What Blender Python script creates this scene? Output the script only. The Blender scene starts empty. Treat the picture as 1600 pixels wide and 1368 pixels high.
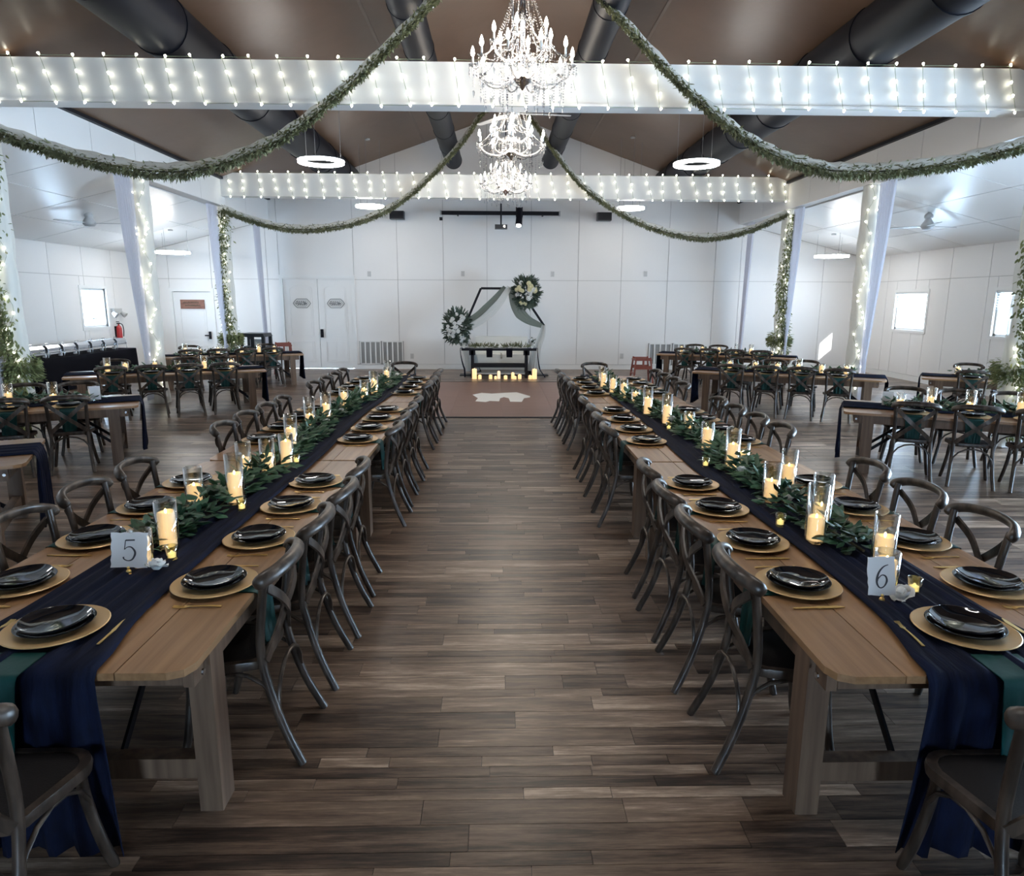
import bpy, math, random
from mathutils import Vector, Matrix
random.seed(11)
PI = math.pi
S = bpy.context.scene
COL = S.collection

# ------------------------------------------------------------------ camera
cam_d = bpy.data.cameras.new('camera'); cam = bpy.data.objects.new('camera', cam_d); COL.objects.link(cam)
cam_d.sensor_fit = 'HORIZONTAL'; cam_d.sensor_width = 36.0; cam_d.lens = 36.0 * 1073.0 / 1600.0
cam_d.clip_start = 0.05; cam_d.clip_end = 200
cam.matrix_world = Matrix.Translation((0, 0, 2.0)) @ Matrix.Rotation(math.radians(-1.3), 4, 'Z') @ \
    Matrix.Rotation(math.radians(90 - 11.3), 4, 'X') @ Matrix.Rotation(math.radians(0.25), 4, 'Z')
S.camera = cam

# ------------------------------------------------------------------ world, sun, exposure
W = bpy.data.worlds.new('sky'); S.world = W; W.use_nodes = True
bg = W.node_tree.nodes['Background']; bg.inputs[0].default_value = (0.62, 0.81, 1.0, 1); bg.inputs[1].default_value = 42.0
sun_d = bpy.data.lights.new('sun', 'SUN'); sun_d.energy = 24.0; sun_d.angle = 0.01; sun_d.color = (1, .96, .9)
sun = bpy.data.objects.new('sun', sun_d); COL.objects.link(sun)
sun.rotation_euler = Vector((-.85, 2.1, -.78)).to_track_quat('-Z', 'Y').to_euler()
vs = S.view_settings
vs.view_transform = 'Standard'; vs.look = 'None'; vs.exposure = 0.95; vs.gamma = 1.0; vs.use_curve_mapping = False
S.cycles.sample_clamp_indirect = 6.0
S.cycles.max_bounces = 8; S.cycles.diffuse_bounces = 4; S.cycles.transparent_max_bounces = 16
S.cycles.caustics_reflective = False; S.cycles.caustics_refractive = False

def portal(loc, sx, sy, direction):
    d = bpy.data.lights.new('window_portal', 'AREA'); d.shape = 'RECTANGLE'; d.size = sx; d.size_y = sy
    d.cycles.is_portal = True
    o = bpy.data.objects.new('window_portal', d); COL.objects.link(o); o.location = loc
    o.rotation_euler = Vector(direction).to_track_quat('-Z', 'Y').to_euler()

# ------------------------------------------------------------------ materials
MAT = {}
def mat(name, col, rough=.5, metal=0.0, spec=.5, emit=None, es=0.0, sheen=0.0, noise=None, bump=None, trans=0.0, coat=0.0, vary=0.0):
    m = bpy.data.materials.new(name); m.use_nodes = True; MAT[name] = m
    nt = m.node_tree; b = nt.nodes['Principled BSDF']
    c4 = (*col, 1)
    b.inputs['Base Color'].default_value = c4; b.inputs['Roughness'].default_value = rough
    b.inputs['Metallic'].default_value = metal; b.inputs['Specular IOR Level'].default_value = spec
    b.inputs['Sheen Weight'].default_value = sheen; b.inputs['Coat Weight'].default_value = coat
    b.inputs['Coat Roughness'].default_value = .08
    if trans: b.inputs['Transmission Weight'].default_value = trans
    if emit: b.inputs['Emission Color'].default_value = (*emit, 1); b.inputs['Emission Strength'].default_value = es
    tc = None
    if noise or bump:
        tc = nt.nodes.new('ShaderNodeTexCoord')
    out = None
    if noise:   # (scale xyz, colour2, detail)
        sc, col2, lo, hi = noise
        mp = nt.nodes.new('ShaderNodeMapping'); mp.inputs['Scale'].default_value = sc
        nt.links.new(tc.outputs['Object'], mp.inputs[0])
        n = nt.nodes.new('ShaderNodeTexNoise'); n.inputs['Scale'].default_value = 1.0; n.inputs['Detail'].default_value = 5
        nt.links.new(mp.outputs[0], n.inputs['Vector'])
        r = nt.nodes.new('ShaderNodeValToRGB'); r.color_ramp.elements[0].position = lo; r.color_ramp.elements[1].position = hi
        r.color_ramp.elements[0].color = c4; r.color_ramp.elements[1].color = (*col2, 1)
        nt.links.new(n.outputs['Fac'], r.inputs[0]); out = r.outputs[0]
    if vary:
        oi = nt.nodes.new('ShaderNodeObjectInfo'); hs = nt.nodes.new('ShaderNodeHueSaturation')
        mr = nt.nodes.new('ShaderNodeMapRange'); mr.inputs[3].default_value = 1 - vary; mr.inputs[4].default_value = 1 + vary
        nt.links.new(oi.outputs['Random'], mr.inputs[0]); nt.links.new(mr.outputs[0], hs.inputs['Value'])
        if out: nt.links.new(out, hs.inputs['Color'])
        else: hs.inputs['Color'].default_value = c4
        out = hs.outputs[0]
    if out: nt.links.new(out, b.inputs['Base Color'])
    if bump:    # (scale xyz, strength, distance)
        sc, st, di = bump
        mp = nt.nodes.new('ShaderNodeMapping'); mp.inputs['Scale'].default_value = sc
        nt.links.new(tc.outputs['Object'], mp.inputs[0])
        n = nt.nodes.new('ShaderNodeTexNoise'); n.inputs['Scale'].default_value = 1.0; n.inputs['Detail'].default_value = 4
        nt.links.new(mp.outputs[0], n.inputs['Vector'])
        bp = nt.nodes.new('ShaderNodeBump'); bp.inputs['Strength'].default_value = st; bp.inputs['Distance'].default_value = di
        nt.links.new(n.outputs['Fac'], bp.inputs['Height']); nt.links.new(bp.outputs[0], b.inputs['Normal'])
    return m

def plank_mat(name, per_island):
    m = bpy.data.materials.new(name); m.use_nodes = True; MAT[name] = m
    nt = m.node_tree; b = nt.nodes['Principled BSDF']; N = nt.nodes.new; L = nt.links.new
    if per_island: g = N('ShaderNodeNewGeometry'); rnd = g.outputs['Random Per Island']; pos = g.outputs['Position']
    else:
        g = N('ShaderNodeNewGeometry'); oi = N('ShaderNodeObjectInfo'); rnd = oi.outputs['Random']; pos = g.outputs['Position']
    off = N('ShaderNodeCombineXYZ'); mu = N('ShaderNodeMath'); mu.operation = 'MULTIPLY'; mu.inputs[1].default_value = 37.0
    L(rnd, mu.inputs[0]); L(mu.outputs[0], off.inputs[0]); L(mu.outputs[0], off.inputs[2])
    add = N('ShaderNodeVectorMath'); add.operation = 'ADD'; L(pos, add.inputs[0]); L(off.outputs[0], add.inputs[1])
    def noise(sc, det, rough=.6):
        mp = N('ShaderNodeMapping'); mp.inputs['Scale'].default_value = sc; L(add.outputs[0], mp.inputs[0])
        n = N('ShaderNodeTexNoise'); n.inputs['Scale'].default_value = 1; n.inputs['Detail'].default_value = det; n.inputs['Roughness'].default_value = rough
        L(mp.outputs[0], n.inputs['Vector']); return n.outputs['Fac']
    ramp = N('ShaderNodeValToRGB'); e = ramp.color_ramp.elements
    e[0].position = 0; e[0].color = (.028, .019, .015, 1); e[1].position = 1; e[1].color = (.48, .36, .27, 1)
    for p_, c_ in ((.15, (.052, .033, .024, 1)), (.4, (.128, .084, .059, 1)), (.62, (.182, .124, .088, 1)), (.85, (.30, .215, .158, 1))):
        x = e.new(p_); x.color = c_
    # tone = random plank tone blended with long grain streaks
    n1 = noise((1.6, 17, 1), 8, .72); n2 = noise((5.0, 140, 1), 5, .7)
    a1 = N('ShaderNodeMath'); a1.operation = 'MULTIPLY_ADD'; a1.inputs[1].default_value = .60; L(rnd, a1.inputs[0])
    c1 = N('ShaderNodeMath'); c1.operation = 'MULTIPLY_ADD'; c1.inputs[1].default_value = 2.3; c1.inputs[2].default_value = -1.32; L(n1, c1.inputs[0])
    c2 = N('ShaderNodeMath'); c2.operation = 'MULTIPLY_ADD'; c2.inputs[1].default_value = .75; L(n2, c2.inputs[0]); L(c1.outputs[0], c2.inputs[2])
    L(c2.outputs[0], a1.inputs[2]); L(a1.outputs[0], ramp.inputs[0]); L(ramp.outputs[0], b.inputs['Base Color'])
    b.inputs['Roughness'].default_value = .34; b.inputs['Specular IOR Level'].default_value = .42
    bp = N('ShaderNodeBump'); bp.inputs['Strength'].default_value = .25; bp.inputs['Distance'].default_value = .002; L(n2, bp.inputs['Height']); L(bp.outputs[0], b.inputs['Normal'])
plank_mat('floor_plank', False); plank_mat('floor_plank_mass', True)

def thin_glass(name, tint=(1, 1, 1), refl=.9):
    m = bpy.data.materials.new(name); m.use_nodes = True; MAT[name] = m
    nt = m.node_tree; nt.nodes.remove(nt.nodes['Principled BSDF'])
    t = nt.nodes.new('ShaderNodeBsdfTransparent'); t.inputs[0].default_value = (*tint, 1)
    g = nt.nodes.new('ShaderNodeBsdfGlossy'); g.inputs['Roughness'].default_value = .03; g.inputs[0].default_value = (refl, refl, refl, 1)
    lw = nt.nodes.new('ShaderNodeLayerWeight'); lw.inputs[0].default_value = .45
    mx = nt.nodes.new('ShaderNodeMixShader')
    nt.links.new(lw.outputs['Facing'], mx.inputs[0]); nt.links.new(t.outputs[0], mx.inputs[1]); nt.links.new(g.outputs[0], mx.inputs[2])
    nt.links.new(mx.outputs[0], nt.nodes['Material Output'].inputs[0])

def sheer(name, col, alpha, transl=.5):
    m = bpy.data.materials.new(name); m.use_nodes = True; MAT[name] = m
    nt = m.node_tree; nt.nodes.remove(nt.nodes['Principled BSDF'])
    d = nt.nodes.new('ShaderNodeBsdfDiffuse'); d.inputs[0].default_value = (*col, 1)
    tl = nt.nodes.new('ShaderNodeBsdfTranslucent'); tl.inputs[0].default_value = (*col, 1)
    m1 = nt.nodes.new('ShaderNodeMixShader'); m1.inputs[0].default_value = transl
    nt.links.new(d.outputs[0], m1.inputs[1]); nt.links.new(tl.outputs[0], m1.inputs[2])
    t = nt.nodes.new('ShaderNodeBsdfTransparent'); m2 = nt.nodes.new('ShaderNodeMixShader'); m2.inputs[0].default_value = alpha
    nt.links.new(t.outputs[0], m2.inputs[1]); nt.links.new(m1.outputs[0], m2.inputs[2])
    nt.links.new(m2.outputs[0], nt.nodes['Material Output'].inputs[0])

mat('wall_paint', (.80, .79, .775), .55, bump=((6, 6, 6), .08, .004))
mat('wall_groove', (.52, .51, .50), .6)
mat('trim_paint', (.80, .80, .785), .45)
mat('door_paint', (.80, .795, .78), .4)
mat('ceiling_brown', (.130, .075, .045), .38, noise=((.5, .5, .5), (.18, .108, .068), .35, .7), bump=((1.3, .7, 1.3), .25, .05))
mat('aisle_ceiling', (.80, .80, .79), .3)
mat('duct_black', (.006, .007, .012), .5, spec=.22)
mat('black_metal', (.008, .008, .012), .5, spec=.2)
mat('black_plastic', (.016, .019, .025), .45)
mat('grey_metal', (.35, .35, .35), .35, .6)
mat('steel', (.50, .51, .53), .25, 1.0)
mat('fan_white', (.46, .47, .48), .4)
mat('table_wood', (.235, .122, .054), .32, noise=((30, 1.2, 30), (.38, .22, .11), .3, .72), bump=((60, 3, 60), .15, .002), vary=.10)
mat('leg_wood', (.095, .056, .036), .5, noise=((26, 26, 1.6), (.20, .13, .085), .3, .75), vary=.12)
mat('chair_wood', (.022, .015, .011), .36, noise=((22, 22, 5), (.105, .075, .056), .42, .80), bump=((40, 40, 10), .2, .002))
mat('seat_rattan', (.010, .008, .008), .6, spec=.2, bump=((160, 160, 160), .5, .002))
mat('navy_gauze', (.0022, .0045, .016), .85, spec=.2, sheen=.0, noise=((45, 3, 10), (.005, .010, .036), .35, .75), bump=((70, 4, 10), .7, .006))
mat('black_cloth', (.004, .004, .008), .85, spec=.1)
mat('teal_velvet', (.001, .046, .044), .5, spec=.35, sheen=.0, bump=((12, 12, 12), .3, .01))
mat('charger_gold', (.60, .40, .19), .38, .35)
mat('black_ceramic', (.006, .007, .010), .06, spec=.6)
mat('gold', (.95, .68, .26), .32, 1.0)
mat('wax', (.86, .68, .42), .55, emit=(1, .62, .26), es=.52)
mat('wax_pale', (.86, .80, .66), .55, emit=(1, .75, .45), es=.30)
mat('led_flame', (1, .8, .4), .5, emit=(1, .72, .34), es=3.2)
mat('votive_glow', (.9, .82, .55), .4, emit=(1, .80, .42), es=.7)
thin_glass('glass', (.97, .985, .98)); thin_glass('votive_glass', (.92, .90, .72)); thin_glass('pane_glass', (.94, .97, 1.0), .8)
mat('paper_white', (.80, .80, .81), .7)
mat('ink', (.05, .05, .06), .6)
mat('petal_white', (.82, .82, .80), .6)
mat('petal_cream', (.80, .76, .52), .6)
mat('leaf_dark', (.034, .090, .050), .42, vary=.55)
mat('leaf_mass', (.030, .080, .046), .45, noise=((9, 9, 9), (.085, .16, .085), .35, .7))
mat('leaf_grey', (.045, .070, .052), .55, noise=((7, 7, 7), (.115, .155, .115), .35, .7))
mat('leaf_swag', (.125, .135, .068), .6, noise=((8, 8, 8), (.29, .30, .17), .3, .7))
mat('leaf_column', (.12, .15, .06), .55, noise=((8, 8, 8), (.27, .30, .13), .3, .7))  # pale yellow-green puts the string lights' glow into the leaf colour
mat('stem_brown', (.06, .055, .03), .7)
sheer('tulle', (.84, .84, .80), .80, .35); sheer('curtain_sheer', (.64, .64, .70), .88, .4); sheer('chiffon_white', (.80, .82, .80), .85, .35); sheer('chiffon_sage', (.20, .235, .20), .92, .3)
thin_glass('crystal', (.86, .88, .91), .62)
mat('chrome', (.80, .80, .82), .15, 1.0)
mat('bulb', (1, 1, 1), .3, emit=(1, .93, .85), es=26)
mat('fairy_bulb', (1, 1, 1), .3, emit=(1, .96, .78), es=9)
mat('fairy_wire', (.25, .30, .20), .5)
mat('ring_led', (1, 1, 1), .4, emit=(1, .975, .94), es=23)
mat('spot_lens', (1, 1, 1), .2, emit=(1, 1, 1), es=8)
mat('dance_tile', (.200, .105, .078), .42, noise=((2, 12, 2), (.25, .14, .105), .3, .7), vary=.05)
mat('rubber_black', (.010, .010, .012), .6)
mat('monogram_white', (.86, .84, .80), .35)
mat('vent_grey', (.30, .30, .29), .5)
mat('red_paint', (.45, .02, .02), .35)
mat('sign_brown', (.19, .075, .045), .55, noise=((3, 3, 22), (.30, .14, .09), .35, .7))
mat('high_chair_wood', (.24, .062, .040), .45)
mat('sofa_white', (.80, .78, .72), .8)
mat('blind_white', (.82, .84, .86), .5)
mat('plate_grey', (.55, .55, .54), .4)

# ------------------------------------------------------------------ mesh helpers
class MB:
    def __init__(s): s.v = []; s.f = []
    def add(s, vs_, fs):
        o = len(s.v); s.v += [tuple(x) for x in vs_]; s.f += [tuple(o + i for i in f) for f in fs]; return s
    def box(s, c, d, rz=0.0, M=None):
        x, y, z = d[0] / 2, d[1] / 2, d[2] / 2
        p = [Vector(q) for q in ((-x, -y, -z), (x, -y, -z), (x, y, -z), (-x, y, -z), (-x, -y, z), (x, -y, z), (x, y, z), (-x, y, z))]
        if M is None: M = Matrix.Rotation(rz, 3, 'Z')
        return s.add([M @ q + Vector(c) for q in p], [(3, 2, 1, 0), (4, 5, 6, 7), (0, 1, 5, 4), (1, 2, 6, 5), (2, 3, 7, 6), (3, 0, 4, 7)])
    def bx(s, x0, x1, y0, y1, z0, z1): return s.box(((x0 + x1) / 2, (y0 + y1) / 2, (z0 + z1) / 2), (abs(x1 - x0), abs(y1 - y0), abs(z1 - z0)))
    def bar(s, a, b, w, t, up=(0, 0, 1)):
        a, b = Vector(a), Vector(b); d = (b - a); L = d.length; d.normalize(); u = Vector(up)
        if abs(d.dot(u)) > .98: u = Vector((0, 1, 0))
        sx = d.cross(u).normalized(); uz = sx.cross(d)
        M = Matrix((sx, d, uz)).transposed()
        return s.box((a + b) / 2, (w, L, t), M=M)
    def tube(s, pts, r, n=8, cap=True, flat=None, up=(0, 0, 1)):
        pts = [Vector(p) for p in pts]; m = len(pts); rs = r if isinstance(r, (list, tuple)) else [r] * m
        o = len(s.v); prev = None
        for i, p in enumerate(pts):
            d = (pts[min(i + 1, m - 1)] - pts[max(i - 1, 0)]).normalized()
            if prev is None:
                u = Vector(up)
                if abs(d.dot(u)) > .95: u = Vector((0, 1, 0)) if abs(d.y) < .9 else Vector((1, 0, 0))
                a = d.cross(u).normalized()
            else:
                a = prev - d * prev.dot(d)
                a = a.normalized() if a.length > 1e-6 else d.orthogonal().normalized()
            prev = a; b = d.cross(a)
            for k in range(n):
                t = 2 * PI * k / n
                fl = flat if flat else 1.0
                s.v.append(tuple(p + a * (math.cos(t) * rs[i]) + b * (math.sin(t) * rs[i] * fl)))
        for i in range(m - 1):
            for k in range(n):
                k2 = (k + 1) % n
                s.f.append((o + i * n + k, o + i * n + k2, o + (i + 1) * n + k2, o + (i + 1) * n + k))
        if cap:
            s.f.append(tuple(o + k for k in reversed(range(n)))); s.f.append(tuple(o + (m - 1) * n + k for k in range(n)))
        return s
    def lathe(s, prof, n=20, c=(0, 0, 0), close=False):
        o = len(s.v); m = len(prof)
        for (r, z) in prof:
            for k in range(n):
                t = 2 * PI * k / n; s.v.append((c[0] + r * math.cos(t), c[1] + r * math.sin(t), c[2] + z))
        for i in range(m - 1 if not close else m):
            j = (i + 1) % m
            for k in range(n):
                k2 = (k + 1) % n; s.f.append((o + i * n + k, o + i * n + k2, o + j * n + k2, o + j * n + k))
        if not close:
            if prof[0][0] > 1e-5: s.f.append(tuple(o + k for k in reversed(range(n))))
            if prof[-1][0] > 1e-5: s.f.append(tuple(o + (m - 1) * n + k for k in range(n)))
        return s
    def prism(s, poly, axis, a, b):
        """poly in 2-D, extruded along axis ('x': poly=(y,z), 'y': poly=(x,z), 'z': poly=(x,y))"""
        def P(p, t): return (t, p[0], p[1]) if axis == 'x' else (p[0], t, p[1]) if axis == 'y' else (p[0], p[1], t)
        n = len(poly); o = len(s.v)
        s.v += [P(p, a) for p in poly] + [P(p, b) for p in poly]
        s.f.append(tuple(o + i for i in range(n))); s.f.append(tuple(o + n + i for i in reversed(range(n))))
        for i in range(n):
            j = (i + 1) % n; s.f.append((o + i, o + n + i, o + n + j, o + j))
        return s
    def ribbon(s, pts, w, th, side=(1, 0, 0)):
        """flat strip along pts, width w along `side`-ish, with thickness"""
        pts = [Vector(p) for p in pts]; m = len(pts); ws = w if isinstance(w, (list, tuple)) else [w] * m; o = len(s.v)
        for i, p in enumerate(pts):
            d = (pts[min(i + 1, m - 1)] - pts[max(i - 1, 0)]).normalized()
            sd = side[i] if isinstance(side, list) else side
            a = Vector(sd); a = (a - d * a.dot(d)).normalized(); b = d.cross(a)
            for (e, f) in ((-1, -1), (1, -1), (1, 1), (-1, 1)): s.v.append(tuple(p + a * (e * ws[i] / 2) + b * (f * th / 2)))
        for i in range(m - 1):
            for k in range(4):
                k2 = (k + 1) % 4; s.f.append((o + i * 4 + k, o + i * 4 + k2, o + i * 4 + 4 + k2, o + i * 4 + 4 + k))
        s.f.append((o + 3, o + 2, o + 1, o)); s.f.append(tuple(o + (m - 1) * 4 + k for k in range(4)))
        return s
    def sheet(s, grid):
        m, n = len(grid), len(grid[0]); o = len(s.v)
        for row in grid: s.v += [tuple(p) for p in row]
        for i in range(m - 1):
            for j in range(n - 1): s.f.append((o + i * n + j, o + i * n + j + 1, o + (i + 1) * n + j + 1, o + (i + 1) * n + j))
        return s
    def ball(s, c, r, n=8, m=5, sq=(1, 1, 1)):
        o = len(s.v); c = Vector(c)
        s.v.append(tuple(c + Vector((0, 0, -r * sq[2]))))
        for i in range(1, m):
            ph = -PI / 2 + PI * i / m
            for k in range(n):
                t = 2 * PI * k / n; s.v.append((c.x + r * sq[0] * math.cos(ph) * math.cos(t), c.y + r * sq[1] * math.cos(ph) * math.sin(t), c.z + r * sq[2] * math.sin(ph)))
        s.v.append(tuple(c + Vector((0, 0, r * sq[2])))); top = len(s.v) - 1
        for k in range(n):
            k2 = (k + 1) % n; s.f.append((o, o + 1 + k2, o + 1 + k)); b = o + 1 + (m - 2) * n; s.f.append((top, b + k, b + k2))
            for i in range(m - 2): a = o + 1 + i * n; s.f.append((a + k, a + k2, a + n + k2, a + n + k))
        return s
    def mesh(s, name, smooth=None):
        me = bpy.data.meshes.new(name); me.from_pydata(s.v, [], s.f); me.update()
        if smooth is not None:
            me.polygons.foreach_set('use_smooth', [True] * len(me.polygons))
            if smooth < 180: me.set_sharp_from_angle(angle=math.radians(smooth))
        return me
    def build(s, name, m, parent=None, smooth=None, loc=None, kind=None):
        me = s.mesh(name, smooth); me.materials.append(MAT[m] if isinstance(m, str) else m)
        return obj(name, me, parent, loc, kind)

def obj(name, me, parent=None, loc=None, kind=None):
    o = bpy.data.objects.new(name, me); COL.objects.link(o)
    if parent: o.parent = parent
    if loc is not None: o.location = loc
    if kind: o['kind'] = kind
    return o
def tag(o, label, cat, group=None):
    o['label'] = label; o['category'] = cat
    if group: o['group'] = group
    return o
def thing(name, label, cat, loc=(0, 0, 0), rz=0.0, group=None):
    o = bpy.data.objects.new(name, None); COL.objects.link(o); o.empty_display_size = .05
    o.location = loc; o.rotation_euler = (0, 0, rz); return tag(o, label, cat, group)
def struct(name, mb, m, parent=None, smooth=None):
    o = mb.build(name, m, parent, smooth)
    if not parent: o['kind'] = 'structure'
    return o
KIDS = {}
def kids(o):
    if o.name not in KIDS: KIDS[o.name] = [c for c in bpy.data.objects if c.parent == o]
    return KIDS[o.name]
def dup(root, loc, rz, label, group=None):
    r = root.copy(); COL.objects.link(r); r.location = loc; r.rotation_euler = (0, 0, rz); r['label'] = label
    if group: r['group'] = group
    for ch in kids(root):
        c = ch.copy(); COL.objects.link(c); c.parent = r
        for g in kids(ch):
            d = g.copy(); COL.objects.link(d); d.parent = c
    return r
def crom(pts, n=6):
    pts = [Vector(p) for p in pts]; out = []
    for i in range(len(pts) - 1):
        p0 = pts[max(i - 1, 0)]; p1 = pts[i]; p2 = pts[i + 1]; p3 = pts[min(i + 2, len(pts) - 1)]
        for k in range(n):
            t = k / n
            out.append(.5 * ((2 * p1) + (p2 - p0) * t + (2 * p0 - 5 * p1 + 4 * p2 - p3) * t * t + (3 * p1 - p0 - 3 * p2 + p3) * t ** 3))
    out.append(pts[-1]); return out
ORD = ['first', 'second', 'third', 'fourth', 'fifth', 'sixth', 'seventh', 'eighth', 'ninth', 'tenth', 'eleventh', 'twelfth', 'thirteenth',
       'fourteenth', 'fifteenth', 'sixteenth', 'seventeenth', 'eighteenth', 'nineteenth', 'twentieth', 'twenty-first', 'twenty-second', 'twenty-third', 'twenty-fourth']

# ================================================================== THE SETTING
XC = .25; HW = 6.85; XL, XR = XC - HW, XC + HW          # nave
OL, OR = -10.3, 10.75                                    # outer walls
YB, YF = 20.45, -6.0                                     # back wall, wall behind the camera
RIDGE, EAVE, HEAD, AISLE = 7.1, 4.75, 4.17, 3.28
def ztop(x):
    a = abs(x - XC)
    return RIDGE - (RIDGE - EAVE) * a / HW if a <= HW + 1e-6 else HEAD - (HEAD - AISLE) * (a - HW) / 3.6

def rect_sub(rects, holes):
    out = list(rects)
    for h in holes:
        nxt = []
        for (a0, a1, b0, b1) in out:
            if h[1] <= a0 or h[0] >= a1 or h[3] <= b0 or h[2] >= b1: nxt.append((a0, a1, b0, b1)); continue
            if b0 < h[2]: nxt.append((a0, a1, b0, h[2]))
            if h[3] < b1: nxt.append((a0, a1, h[3], b1))
            c0, c1 = max(b0, h[2]), min(b1, h[3])
            if a0 < h[0]: nxt.append((a0, h[0], c0, c1))
            if h[1] < a1: nxt.append((h[1], a1, c0, c1))
        out = nxt
    return out
def rect_sub_v(rects, holes):
    # as rect_sub, but full-height pieces beside the hole and short ones above and below it
    return [(a, b, c, d) for (c, d, a, b) in rect_sub([(c, d, a, b) for (a, b, c, d) in rects], [(c, d, a, b) for (a, b, c, d) in holes])]
G = .007
# ---- floor planks
def build_floor():
    base = struct('floor', MB().bx(OL - .2, OR + .2, YF - .2, YB + .2, -.12, -.009), 'rubber_black')
    planks = []; y = YF; wl = (.068, .068, .135, .068, .135)
    while y < YB:
        w = random.choice(wl); x = OL - random.random()
        while x < OR:
            L = random.choice((.36, .5, .75, 1.0, 1.3)) * random.uniform(.85, 1.15)
            planks.append((max(x, OL), min(x + L, OR), y, min(y + w, YB))); x += L
        y += w
    def score(p):
        cx, cy = (p[0] + p[1]) / 2, (p[2] + p[3]) / 2
        ok = 1.85 < cy and abs(cx - .04) < 1.0 + max(0, (1.0 - (cy - 1.9) * .5)) * .4
        return (0 if ok else 1, cy)
    planks.sort(key=score); g = .0012
    def geo(p, c=(0, 0)):
        x0, x1, y0, y1 = p[0] + g - c[0], p[1] - g - c[0], p[2] + g - c[1], p[3] - g - c[1]
        vv = [(x0, y0, -.009), (x1, y0, -.009), (x1, y1, -.009), (x0, y1, -.009), (x0, y0, 0), (x1, y0, 0), (x1, y1, 0), (x0, y1, 0)]
        return vv, [(4, 5, 6, 7), (0, 1, 5, 4), (1, 2, 6, 5), (2, 3, 7, 6), (3, 0, 4, 7)]
    for p in planks[:300]:
        c = ((p[0] + p[1]) / 2, (p[2] + p[3]) / 2); mb = MB(); mb.add(*geo(p, c)); mb.build('plank', 'floor_plank', base, loc=(c[0], c[1], 0))
    mb = MB()
    for p in planks[300:]:
        if p[1] - p[0] > .01 and p[3] - p[2] > .01: mb.add(*geo(p))
    mb.build('planks', 'floor_plank_mass', base, kind='stuff')
build_floor()

# ---- back wall with its panels
DOORS_B = [(-9.36, -8.26, 0, 2.22), (-6.18, -4.20, 0, 2.62)]
def build_back():
    xs = [OL, -9.42, -8.2, -6.6, -6.26, -4.12, -2.86, -1.54, -.28, .99, 2.36, 3.62, 4.98, 6.35, 7.1, 8.35, 9.55, OR]
    mb = MB()
    for (a0, a1, b0, b1) in rect_sub([(OL - .2, OR + .2, 0, 2.7)], DOORS_B): mb.bx(a0, a1, YB + .02, YB + .2, b0, b1)
    pts = [(OL - .2, 2.7), (OR + .2, 2.7), (OR + .2, ztop(OR)), (XR, ztop(XR + 1e-3)), (XR, ztop(XR)), (XC, RIDGE), (XL, ztop(XL)), (XL, ztop(XL - 1e-3)), (OL - .2, ztop(OL))]
    mb.prism([(x, z + (.05 if z > 2.7 else 0)) for x, z in pts], 'y', YB + .02, YB + .2)
    wall = struct('wall_back', mb, 'wall_groove')
    for i in range(len(xs) - 1):
        for (a0, a1, b0, b1) in rect_sub([(xs[i], xs[i + 1], .14, 2.58)], DOORS_B):
            if a1 - a0 > .04 and b1 - b0 > .04: MB().bx(a0 + G, a1 - G, YB - .0, YB + .03, b0 + G, b1 - G).build('panel', 'wall_paint', wall)
        cols = [xs[i], xs[i + 1]]
        if cols[0] < XC < cols[1]: cols.insert(1, XC)
        e = 1e-4
        poly = [(cols[0] + G, 2.58 + G), (cols[-1] - G, 2.58 + G)] + [(min(max(x, cols[0] + G), cols[-1] - G), ztop(min(max(x, cols[0] + .001), cols[-1] - .001)) - .004) for x in reversed(cols)]
        MB().prism(poly, 'y', YB, YB + .03).build('panel', 'wall_paint', wall)
    bb = MB()
    for a, b in ((OL, -9.44), (-8.18, -6.27), (-4.11, OR)): bb.bx(a, b, YB - .015, YB + .03, 0, .135)
    struct('baseboard_back', bb, 'trim_paint')
build_back()

def door(n, x0, x1, zt, leaves, parent_mat='door_paint'):
    d = MB(); t = .09
    d.bx(x0 - t, x0, YB - .02, YB + .1, 0, zt + t); d.bx(x1, x1 + t, YB - .02, YB + .1, 0, zt + t); d.bx(x0, x1, YB - .02, YB + .1, zt, zt + t)
    o = struct('door_%d' % n, d, 'trim_paint')
    w = (x1 - x0) / leaves
    for k in range(leaves):
        a = x0 + k * w + .006; b = x0 + (k + 1) * w - .006
        leaf = MB().bx(a, b, YB + .03, YB + .075, .015, zt - .01).build('door_leaf', parent_mat, o)
        # raised mouldings: arched top panel and lower panel
        m = .16 * w / .95; cx = (a + b) / 2; hw = (b - a) / 2 - m
        arch = [(cx - hw, zt * .37), (cx + hw, zt * .37), (cx + hw, zt - .34)] + [(cx + hw * math.cos(PI * i / 10), zt - .34 + .13 * math.sin(PI * i / 10)) for i in range(1, 10)] + [(cx - hw, zt - .34)]
        low = [(cx - hw, .22), (cx + hw, .22), (cx + hw, zt * .30), (cx - hw, zt * .30)]
        for poly in (arch, low):
            pts = [(p[0], YB + .028, p[1]) for p in poly] + [(poly[0][0], YB + .028, poly[0][1])]
            mb = MB()
            for q in range(len(pts) - 1): mb.bar(pts[q], pts[q + 1], .022, .022)
            mb.build('moulding', parent_mat, leaf)
            c0 = (sum(p[0] for p in poly) / len(poly), sum(p[1] for p in poly) / len(poly))
            MB().prism([((p[0] - c0[0]) * .86 + c0[0], (p[1] - c0[1]) * .90 + c0[1]) for p in poly], 'y', YB + .022, YB + .032).build('raised_field', parent_mat, leaf)
    return o
d1 = door(1, -6.18, -4.20, 2.62, 2)
MB().bx(-5.145, -4.0, YB + .12, YB + .18, 0, 2.7).bx(-6.4, -5.145, YB + .12, YB + .18, 0, 2.7).build('door_backing', 'wall_groove', d1)  # unseen slabs added to stop sky light leaking between the leaves
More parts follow.
